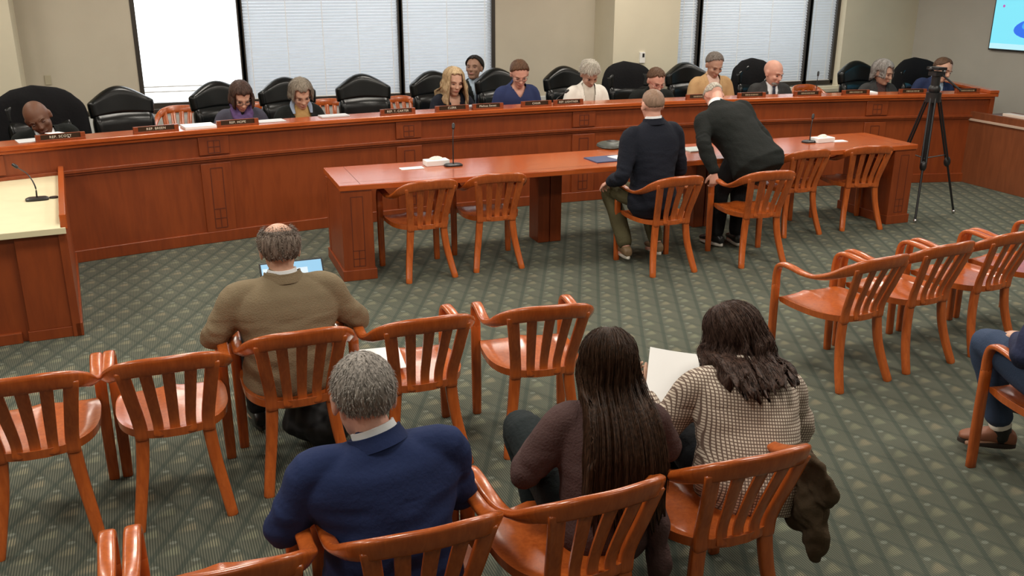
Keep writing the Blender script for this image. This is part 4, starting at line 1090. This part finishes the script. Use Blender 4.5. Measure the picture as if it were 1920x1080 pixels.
p.hair(H_BLK, 'short', seed=8, vol=.016, nape=120, hairline=50, sides=92, strands=200)
p = dais('person in a navy sweatshirt with a white chest emblem and glasses', 975, PO, 0, aim=(974, 112), lean=12, head=(36, -10, 2), sw=.185, girth=1.2, tl=.505, skin=SKP, dyaw=0)
SWT = fabric('navy_sweatshirt', (.024, .035, .10), b=.2); p.top(SWT, 'sweatshirt', infl=.032, fold=.014, vneck=(.40, .085), lapel=False); p.bottoms(BLKT); p.shoes(SHOEK); p.face(glasses=mat('thin_frames', (.12, .08, .07), .4))
g = G(); g.ball(p.tp(-.085, .165, .29), (.022, .006, .026), p.Rt); g.ball(p.tp(-.085, .168, .325), (.012, .006, .014), p.Rt); p.child('chest_emblem', g, WHT)
p.hair(hairm('auburn_hair', (.055, .026, .014), (.14, .075, .042)), 'short', seed=3, vol=.012, nape=122, hairline=52, sides=88)
p = dais('person with wavy silver hair in a white blazer behind the dais', 1104, PO, 0, aim=(1106, 113), lean=12, head=(44, 2, 3), sw=.170, tl=.50, skin=SKM)
p.top(WHT, 'white_blazer', infl=.026, vneck=(.02, .075), shirt=fabric('cream_blouse', (.62, .58, .50), b=.2), collar=None); p.bottoms(BLKT); p.shoes(SHOEK); p.face()
p.hair(H_WHITE, 'short', seed=10, vol=.020, nape=116, hairline=64, sides=90, strands=900, length=.03, lift=.6, groove=.012)
p = dais('man with short brown hair, dark jacket and red-rimmed glasses', 1226, PO, 0, aim=(1231, 126), lean=16, head=(36, 6, 0), sw=.190, tl=.455, girth=1.05, skin=SKP)
p.top(BLK, 'jacket', infl=.028, vneck=(.25, .06), shirt=DNAVY); p.bottoms(BLKT); p.shoes(SHOEK); p.face(glasses=mat('red_frames', (.30, .05, .05), .4)); p.child('lapel_pin', G().ball(p.tp(-.095, .150, .34), .006, n=8, m=6), CHROME)
p.hair(H_SHORTB, 'short', seed=5, vol=.009, nape=120, hairline=50, strands=300, length=.014)
p = dais('man in a camel jacket and pink shirt looking down behind the bending man', 1338, PO+.02, 0, aim=(1341, 97), lean=8, head=(34, 2, 0), sw=.195, tl=.53, pz=.57, skin=SKM, girth=1.05)
p.top(CAMEL, 'camel_jacket', infl=.026, vneck=(.10, .08), shirt=fabric('pink_shirt', (.66, .46, .38), b=.1), collar=fabric('pink_shirt', (.66, .46, .38))); p.bottoms(BLKT); p.shoes(SHOEK); p.face()
p.hair(hairm('grey_brown_hair', (.08, .065, .055), (.22, .19, .17)), 'short', seed=15, vol=.010, nape=118, hairline=46, strands=300, length=.016)
p = dais('bald bearded man in a dark suit and tie looking to his left', 1455, PO, 0, aim=(1452, 111), lean=8, head=(24, 24, 0), sw=.190, tl=.50, skin=SKP, hsc=1.05)
p.top(CHAR, 'suit_jacket', infl=.026, vneck=(.06, .075), shirt=SHIRT, collar=SHIRT, tie=TIE); p.bottoms(BLKT); p.shoes(SHOEK); p.face(); p.child('lapel_pin', G().ball(p.tp(-.095, .150, .33), .006, n=8, m=6), CHROME)
g = G(); g.ball(p.hp(0, .058, -.080), (.050, .046, .036), p.Rh, 16, 10); me = mesh_of(g, 'beard'); displace(me, lambda q: .003*noise.noise(q*90)); p.child('beard', me, H_GREY)
p = dais('woman with a grey bob and dark blazer looking right near the tripod', 1657, PO-.06, 0, aim=(1658, 112), lean=10, head=(22, 36, 0), sw=.160, tl=.475, skin=SKM)
p.top(CHAR, 'blazer', infl=.022, vneck=(.14, .06), shirt=MAROON); p.bottoms(BLKT); p.shoes(SHOEK); p.face()
p.hair(H_GREY, 'bob', seed=12, vol=.020, drop=fall(lambda d: .08, flare=.008, curlend=.012, infl=.0), hairline=58, face_gap=50, wave=.01, strands=300)
p = dais('man in a navy blazer and light shirt leaning sideways behind the tripod', 1748, PO-.10, 0, aim=(1770, 107), lean=8, side=-10, head=(24, 20, -14), sw=.185, tl=.50, skin=SK)
p.top(NAVY, 'blazer', infl=.024, vneck=(.10, .07), shirt=LBLUE, collar=LBLUE); p.bottoms(BLKT); p.shoes(SHOEK); p.face(); p.child('lapel_pin', G().ball(p.tp(-.095, .150, .33), .006, n=8, m=6), CHROME)
p.hair(H_SHORTB, 'short', seed=25, vol=.008, nape=118, hairline=44, strands=200, length=.014)

# ------------------------------------------------------------------ small things
FONTC = {}
def text_mesh(txt, size, name='lettering'):
    c = bpy.data.curves.new(name, 'FONT'); c.body = txt; c.size = size; c.align_x = 'CENTER'; c.align_y = 'CENTER'; c.extrude = .0006; c.space_character = 1.15
    o = bpy.data.objects.new('t', c); COL.objects.link(o); dg = bpy.context.evaluated_depsgraph_get(); dg.update()
    me = bpy.data.meshes.new_from_object(o.evaluated_get(dg)); bpy.data.objects.remove(o); me.name = name; return me
def on_ledge(px, off=.06):
    X = 3.0
    for _ in range(40): X = atz(px, 0, 1.0).x if False else X
    # intersect the pixel column's vertical plane with the ledge arc
    X = 3.0
    for _ in range(40):
        Y = dY(X)+off; X = atY(px, 200, Y).x
    return V((X, dY(X)+off, 1.0))
plates = [(105, .36, 'REP. SCOTT', 'wooden name plate lettered REP. SCOTT at the far left of the ledge'), (288, .36, 'REP. BREEN', 'wooden name plate before the first empty leather chair'),
          (443, .36, 'REP. HOPE', 'wooden name plate lettered REP. HOPE before the scarf woman'), (746, .34, 'REP. T. CARTER', 'wooden name plate lettered REP. T. CARTER'),
          (848, .34, 'CLERK', 'wooden name plate lettered CLERK'), (915, .32, 'Melissa Sweet', 'wooden name plate with mixed-case lettering right of the clerk plate'),
          (1006, .32, 'CHAIR', 'wooden name plate lettered CHAIR'), (1066, .32, 'REP. LIGHTNER', 'wooden name plate lettered REP. LIGHTNER'),
          (1312, .32, None, 'wooden name plate left of the bending man, its lettering unreadable'), (1408, .32, None, 'wooden name plate before the bald bearded man'),
          (1512, .32, None, 'wooden name plate just right of the bald bearded man'), (1602, .32, None, 'wooden name plate before the uncovered leather chair at right'),
          (1708, .32, None, 'wooden name plate left of the tripod head'), (1810, .28, None, 'wooden name plate nearest the right end of the ledge')]
for px, w_, txt, lab in plates:
    q = on_ledge(px, .05); nn = dN(q.x); a = math.atan2(-nn.x, nn.y)
    t = thing('name_plate', lab, 'name plate', q, a, 'name plates on the dais ledge')
    build('holder', G().box(-w_/2, w_/2, -.012, .03, 0, .012).box(-w_/2, w_/2, .012, .026, 0, .052).box(-w_/2, -w_/2+.035, -.008, .02, 0, .052).box(w_/2-.035, w_/2, -.008, .02, 0, .052), W_DAIS, t, smooth=False, bevel=.002)
    build('plate', G().box(-w_/2+.035, w_/2-.035, .004, .013, .010, .049), BRASSD, t, smooth=False)
    if txt:
        me = text_mesh(txt, .027); 
        for v in me.vertices: v.co = V((v.co.x, .0035 - v.co.z, v.co.y + .029))
        fit = max(abs(v.co.x) for v in me.vertices)
        if fit > w_/2-.04:
            for v in me.vertices: v.co.x *= (w_/2-.04)/fit
        build('lettering', None, LETTER, t, me=me, smooth=False)
    else:
        g = G(); x = -.075
        rn = random.Random(px)
        while x < .075: ww = rn.uniform(.006, .011); g.box(x, x+ww, .0025, .0045, .021, .036); x += ww+rn.uniform(.003, .008)
        build('lettering', g, mat('worn_lettering', (.35, .28, .18), .6), t, smooth=False)

def sheet(name, label, cat, c, w_, d_, rz, m=PAPER, th=.003, tilt=(0, 0), group=None, bend=0):
    g = G(); n = 6; R_ = []
    top = []; bot = []
    for i in range(n+1):
        for j in range(n+1):
            x = -w_/2+w_*i/n; y = -d_/2+d_*j/n; z = bend*(x/w_*2)**2
            top.append(V((x, y, z+th))); bot.append(V((x, y, z)))
    K = (n+1)**2; fs = []
    for i in range(n):
        for j in range(n):
            a_ = i*(n+1)+j; fs.append((a_, a_+n+1, a_+n+2, a_+1)); fs.append((K+a_, K+a_+1, K+a_+n+2, K+a_+n+1))
    bd = [j for j in range(n+1)] + [i*(n+1)+n for i in range(1, n+1)] + [n*(n+1)+j for j in range(n-1, -1, -1)] + [i*(n+1) for i in range(n-1, 0, -1)]
    for a_, b_ in zip(bd, bd[1:]+bd[:1]): fs.append((a_, b_, K+b_, K+a_))
    g.add(top+bot, fs); o = build(name, g, m, None, smooth=False)
    o.location = c; o.rotation_euler = (radians(tilt[0]), radians(tilt[1]), rz); tag(o, label, cat, group); return o
# on the ledge
def ledge_sheet(px, off, w_, d_, lab, m=PAPER, th=.006, name='paper_stack', cat='paper', z=1.001):
    q = on_ledge(px, off); nn = dN(q.x); q.z = z; return sheet(name, lab, cat, q, w_, d_, math.atan2(-nn.x, nn.y), m, th)
ledge_sheet(368, .13, .26, .20, 'white papers on the ledge between the two leftmost middle name plates', th=.02)
ledge_sheet(42, .16, .16, .18, 'white sheet on the ledge left of the REP. SCOTT plate', PAPERD, .004)
ledge_sheet(505, .16, .24, .16, 'pale papers on the ledge right of the REP. HOPE plate', PAPERD, .006)
ledge_sheet(625, .18, .26, .14, 'grey printed papers on the ledge before the wooden chair by the blinds', PAPERD, .012)
ledge_sheet(865, .17, .40, .14, 'closed silver laptop behind the clerk name plate', mat('laptop_silver', (.45, .46, .47), .35, .7), .022, 'closed_laptop', 'laptop')
ledge_sheet(1610, .16, .34, .14, 'flat white folder on the ledge left of the grey bob woman', PAPER, .018, 'white_folder', 'folder')
q = on_ledge(120, .10); sheet('held_papers', 'fanned papers held up by the bald man at far left', 'paper', V((q.x-.04, q.y+.08, 1.02)), .20, .20, radians(-25), PAPER, .004, tilt=(-6, 8))
def mic(label, base, hgt, leanx=0, leany=0, m=BLACK, rz=0, flat=False):
    t = thing('gooseneck_microphone', label, 'microphone', base, rz, 'gooseneck microphones')
    g = G(); R_ = []
    for z, k in ((0, 1), (.012, 1), (.020, .8)):
        R_.append([V((math.copysign(abs(cos(q))**.5, cos(q))*.075*k, math.copysign(abs(sin(q))**.5, sin(q))*.045*k, z)) for q in [2*pi*i/20 for i in range(20)]])
    build('base', g.rings(R_), m, t)
    g = G(); pts = [(0, 0, .015), (0, 0, hgt*.45), (leanx*.35, leany*.35, hgt*.8), (leanx, leany, hgt)]
    tube(g, pts, [.006, .005, .004, .004], 8, 5); build('gooseneck', g, m, t)
    g = G(); d = V((leanx*.65, leany*.65, hgt*.2)).normalized(); e = V((leanx, leany, hgt)); tube(g, [e-d*.01, e, e+d*.035, e+d*.045], [.006, .012, .012, .006], 10, 3); build('capsule', g, m, t)
    return t
q = atz(850, 311, .75); mic('black gooseneck microphone standing on the left half of the witness table', V((q.x, q.y, .75)), .30, .02, .05)
q = atz(1518, 267, .75); mic('black gooseneck microphone on the right half of the witness table', V((q.x, q.y, .75)), .22, .03, .03)
q = atz(70, 375, .735); mic('black gooseneck microphone on the cream counter at far left', V((q.x, q.y, .735)), .22, -.10, .12, rz=radians(5))
q = on_ledge(1527, .34); mic('black microphone rising behind the ledge before the narrow blind', V((q.x, q.y, .765)), .42, .02, .02)
q = on_ledge(1035, .34); mic('black microphone leaning left behind the ledge beside the white blazer', V((q.x, q.y, .765)), .32, .16, .02)
q = atz(101, 371, .735); g = G(); tube(g, [(0, 0, 0), (0, 0, .008)], .03, 18); o = build('cable_grommet', g, BLACK); o.location = (q.x, q.y, .736); tag(o, 'small round black cable grommet on the cream counter', 'grommet')
# on the witness table
q = atz(772, 316, .75); sheet('note_card', 'white folded card left of the tissue box on the witness table', 'card', V((q.x, q.y, .751)), .19, .09, radians(2), PAPER, .004)
def tissue(px, py, lab):
    q = atz(px, py, .75); t = thing('tissue_box', lab, 'tissue box', V((q.x, q.y, .75)), radians(3), 'tissue boxes on the witness table')
    build('carton', G().box(-.10, .10, -.055, .055, 0, .045), PAPER, t, smooth=False, bevel=.004)
    g = G(); R_ = []
    for z, k in ((.044, 1), (.055, .9), (.065, .5), (.07, .1)): R_.append([V((cos(a_)*.05*k*(1+.3*sin(3*a_)), sin(a_)*.03*k, z+.004*sin(5*a_))) for a_ in [2*pi*i/18 for i in range(18)]])
    build('tissue', g.rings(R_), WHT, t)
tissue(818, 309, 'low white tissue box beside the left microphone on the witness table'); tissue(1542, 266, 'low white tissue box beside the right microphone on the witness table')
q = atz(1572, 265, .75); sheet('note_card', 'white folded card right of the right-hand tissue box', 'card', V((q.x, q.y, .751)), .15, .09, radians(-4), PAPER, .004)
q = atz(1148, 276, .75); t = thing('conference_phone', 'dark round conference speakerphone on the witness table left of the seated man', 'phone', V((q.x, q.y, .75)))
g = G(); R_ = []
for z, k in ((0, .9), (.012, 1), (.03, .95), (.045, .75), (.055, .45)): R_.append([V((cos(a_)*.15*k*(1+.10*cos(3*a_)), sin(a_)*.13*k*(1+.10*cos(3*a_)), z)) for a_ in [2*pi*i/36 for i in range(36)]])
build('housing', g.rings(R_), mat('phone_grey', (.06, .07, .06), .4), t); build('screen', G().box(-.035, .025, -.075, -.035, .040, .052), mat('lcd_grey', (.25, .27, .26), .3), t, smooth=False); build('speaker_dome', G().ball((.0, .01, .050), (.06, .055, .014)), BLACK, t)
q = atz(1138, 299, .75); sheet('blue_folder', 'dark blue folder lying open left of the seated man', 'folder', V((q.x, q.y, .751)), .32, .24, radians(4), mat('blue_folder_card', (.05, .07, .16), .5), .008)
q = atz(1170, 297, .75); sheet('loose_sheet', 'white sheet lying on the blue folder', 'paper', V((q.x, q.y, .760)), .21, .20, radians(14), PAPER, .002)
q = atz(1305, 281, .75); sheet('closed_tablet', 'pale closed tablet between the seated man and the bending man', 'tablet', V((q.x, q.y, .751)), .24, .20, radians(2), mat('tablet_pale', (.50, .56, .54), .4), .010)
q = atz(1325, 288, .75); o = build('red_pouch', G().ball((0, 0, .014), (.07, .03, .014), n=18, m=10), mat('red_plastic', (.70, .02, .04), .4)); o.location = (q.x, q.y, .75); tag(o, 'small bright red pouch beside the tablet on the table', 'pouch')
# front row papers
o_, a_ = CH['A4']; sheet('white_sheet', 'white sheet lying on the seat of the chair right of the tan blazer man', 'paper', o_ + rot(-.13, .12, a_) + V((0, 0, .440)), .21, .28, a_+radians(-6), PAPER, .003)
q = atY(1262, 715, 3.02); sheet('reading_sheet', 'white sheet held up between the two women in the front row', 'paper', q, .215, .28, radians(-28), PAPER, .002, tilt=(38, 6), bend=.006)
# bag under the tan blazer man
def lump(name, label, cat, m, pts, seed=0, vox=.008, amp=.015, fr=9):
    g = G()
    for c, r in pts: g.ball(c, r)
    me = fuse(g, vox, 4); displace(me, lambda q: amp*noise.noise(q*fr+V((seed, 0, 0))) + amp*.4*noise.noise(q*fr*2.6)); o = build(name, None, m, None, me=me, angle=180); tag(o, label, cat); return o
lump('brown_coat', 'crumpled olive brown coat hanging off the right side of the checked jacket woman chair', 'coat', fabric('olive_brown_coat', (.060, .040, .022)),
     [((1.975, 2.36, .56), (.035, .15, .10)), ((1.99, 2.38, .45), (.04, .13, .12)), ((2.0, 2.30, .34), (.035, .06, .10)), ((1.98, 2.48, .52), (.035, .12, .08))], 3, amp=.028, fr=11)
lump('mauve_garment', 'mauve brown garment hanging between the two women in the front row', 'clothing', MAROON,
     [((1.395, 2.42, .46), (.035, .10, .10)), ((1.40, 2.38, .34), (.03, .08, .12)), ((1.41, 2.34, .22), (.028, .05, .09))], 5, amp=.02)
lump('black_bag', 'soft black bag on the carpet under the tan blazer man chair', 'bag', mat('black_nylon', (.010, .010, .012), .6), [((.50, 4.28, .13), (.15, .10, .12)), ((.56, 4.22, .09), (.12, .10, .09))], 1, amp=.02)

# ------------------------------------------------------------------ tripod
F1 = atz(1715, 418, 0); F2 = atz(1787, 400, 0); mid = (F1+F2)/2; per = V((-(F2-F1).y, (F2-F1).x, 0)); F3 = mid + per*.866; cen = (F1+F2+F3)/3
tr_ = thing('camera_tripod', 'black camera tripod without camera standing right of the witness table', 'tripod', (cen.x, cen.y, 0))
apex = 1.16
zt = (atY(1745, 122, cen.y)).z
for Fq in (F1, F2, F3):
    f = Fq - cen; f.z = 0; d = f.normalized(); side = V((-d.y, d.x, 0))
    hub = V((0, 0, apex)) + d*.05; foot = V((f.x, f.y, .02)); k = hub.lerp(foot, .56)
    g = G()
    for s_ in (-1, 1): tube(g, [hub+side*.022*s_, k+side*.022*s_], .010, 8)
    tube(g, [k, foot], .011, 8); lg = build('leg', g, DARKM, tr_)
    build('leg_clamp', G().ball(k, (.032, .032, .05)), BLACK, lg); build('foot', G().ball(foot, (.018, .018, .02)), CHROME, lg)
    g = G(); tube(g, [V((0, 0, .56)), hub.lerp(foot, .50)], .006, 6); build('spreader_arm', g, BLACK, tr_)
g = G(); tube(g, [(0, 0, .50), (0, 0, apex+.06)], .019, 12); build('centre_column', g, DARKM, tr_)
g = G(); tube(g, [(0, 0, apex-.06), (0, 0, apex+.03)], .070, 16); g.ball((0, 0, apex+.06), .055); tube(g, [(0, 0, apex+.06), (0, 0, zt-.06)], .040, 12); g.box(-.055, .055, -.05, .05, zt-.10, zt-.065); g.box(-.06, .045, -.075, .075, zt-.045, zt-.02); g.ball((.055, 0, zt-.09), (.03, .025, .025)); g.ball((-.06, .02, zt-.04), (.02, .02, .02)); build('pan_head', g, BLACK, tr_, angle=50)
g = G(); tube(g, [(0.02, -.03, zt-.08), (.10, -.22, zt-.22)], .009, 8); build('pan_handle', g, BLACK, tr_)
build('quick_release_knob', G().ball((.05, -.03, zt-.06), .018), CHROME, tr_)

# ------------------------------------------------------------------ wall items
q = atY(1203, 107, WYR); t = thing('thermostat', 'small beige wall control with a dark window beside the right-hand blinds', 'wall control', (q.x, WYR, q.z))
build('case', G().box(-.035, .035, -.03, .01, -.07, .06), WHITEP, t, smooth=False, bevel=.004); build('display', G().box(-.005, .022, -.033, -.03, .0, .045), BLACK, t, smooth=False)
q = atY(90, 150, WYL); o = build('wall_switch', G().box(-.03, .03, -.01, 0, -.05, .05), mat('beige_plastic', (.42, .38, .27), .5), smooth=False, bevel=.003); o.location = (q.x, WYL, q.z); tag(o, 'beige switch plate on the far left wall section', 'switch')
# wall screen on the right wall
def onwall(px, py, dz=.05):
    d = ray(px, py); o0 = V((0, 0, H)); pl = P0 - n_*dz; return o0 + d*((pl-o0).dot(n_)/d.dot(n_))
bl = onwall(1852, 93); br = onwall(1925, 104)
axs = dR.copy(); BLm = bl
t = thing('wall_screen', 'large bright blue flat screen mounted on the right wall', 'screen', bl)
Mw = Matrix((axs, V((0, 0, 1)), axs.cross(V((0, 0, 1))))).transposed().to_4x4()
def wb(g, a0, a1, z0, z1, t0, t1): return g.box(a0, a1, z0, z1, t0, t1, Mw)
sgn = 1 if (Mw.to_3x3() @ V((0, 0, 1))).dot(n_) < 0 else -1
build('bezel', wb(G(), 0, 2.1, 0, 1.2, -.05*sgn, 0), BLACK, t, smooth=False, bevel=.004)
SM = bpy.data.materials.new('screen_picture'); nt, b_ = nodes_of(SM); N = nt.nodes; L = nt.links
tc = N.new('ShaderNodeTexCoord'); wv = N.new('ShaderNodeTexWave'); wv.wave_type = 'RINGS'; wv.inputs['Scale'].default_value = .9; wv.inputs['Distortion'].default_value = 5; wv.inputs['Detail'].default_value = 1
mp = N.new('ShaderNodeMapping'); mp.inputs['Location'].default_value = (-.4, .3, -.5); L.new(tc.outputs['Object'], mp.inputs[0]); L.new(mp.outputs[0], wv.inputs[0])
cr = N.new('ShaderNodeValToRGB'); cr.color_ramp.elements[0].color = (.35, .80, .95, 1); cr.color_ramp.elements[1].color = (.02, .15, .85, 1); cr.color_ramp.elements[0].position = .35; cr.color_ramp.elements[1].position = .8
L.new(wv.outputs[1], cr.inputs[0]); L.new(cr.outputs[0], b_.inputs['Emission Color']); b_.inputs['Emission Strength'].default_value = 1.0; b_.inputs['Base Color'].default_value = (.02, .02, .02, 1)
LC = mat('screen_cyan', (.02, .02, .02), .4, emis=(.22, .80, .95, 1.0)); LB = mat('screen_blue', (.02, .02, .02), .4, emis=(.02, .16, .85, 1.0)); LM = mat('screen_mid_blue', (.02, .02, .02), .4, emis=(.06, .42, .90, 1.0)); LP = mat('screen_pink', (.02, .02, .02), .4, emis=(.55, .10, .45, 1.0)); LT = mat('screen_taskbar', (.02, .02, .02), .4, emis=(.50, .88, .97, 1.0))
e = .0015*sgn
build('picture', wb(G(), .015, 2.085, .02, 1.18, 0, e), LC, t, smooth=False)
build('taskbar', wb(G(), .015, 2.085, .02, .085, e, 2*e), LT, t, smooth=False)
def petal(cx, cz, rx_, rz_, an, m, lay):
    g = G(); n = 28; vs = [V((cx + cos(q)*rx_*cos(an) - sin(q)*rz_*sin(an), max(.09, cz + cos(q)*rx_*sin(an) + sin(q)*rz_*cos(an)), lay*e)) for q in [2*pi*i/n for i in range(n)]]
    g.add([Mw @ q for q in vs], [tuple(range(n))]); build('picture_shape', g, m, t, smooth=False)
petal(.72, .30, .42, .14, .12, LB, 2.2); petal(.72, .50, .20, .15, .4, LM, 2.6); petal(1.15, .7, .40, .25, -.6, LM, 3.0); petal(.62, .40, .24, .08, .5, LM, 3.4); petal(.13, .53, .016, .016, 0, LP, 3.8)
# ------------------------------------------------------------------ lights and world
w = bpy.data.worlds.new('world'); SC.world = w; w.use_nodes = True
bg = w.node_tree.nodes['Background']; bg.inputs[0].default_value = (.93, .97, 1, 1); bg.inputs[1].default_value = 3.5
def area(x, y, sx, sy, pw, col=(1, .93, .82), z=2.97):
    l = bpy.data.lights.new('ceiling_light', 'AREA'); l.shape = 'RECTANGLE'; l.size = sx; l.size_y = sy; l.energy = pw; l.color = col
    o = bpy.data.objects.new('ceiling_light', l); COL.objects.link(o); o.location = (x, y, z)
    return o
for x in (-2.2, .2, 2.6, 5.0, 7.2):
    for y in (.3, 2.7, 5.1, 7.5, 9.6):
        area(x, y, .55, .55, {.3: 10, 2.7: 32, 5.1: 36, 7.5: 34, 9.6: 22}[y])
vs = SC.view_settings; vs.view_transform = 'Standard'; vs.look = 'None'; vs.exposure = 0; vs.gamma = 1; vs.use_curve_mapping = False
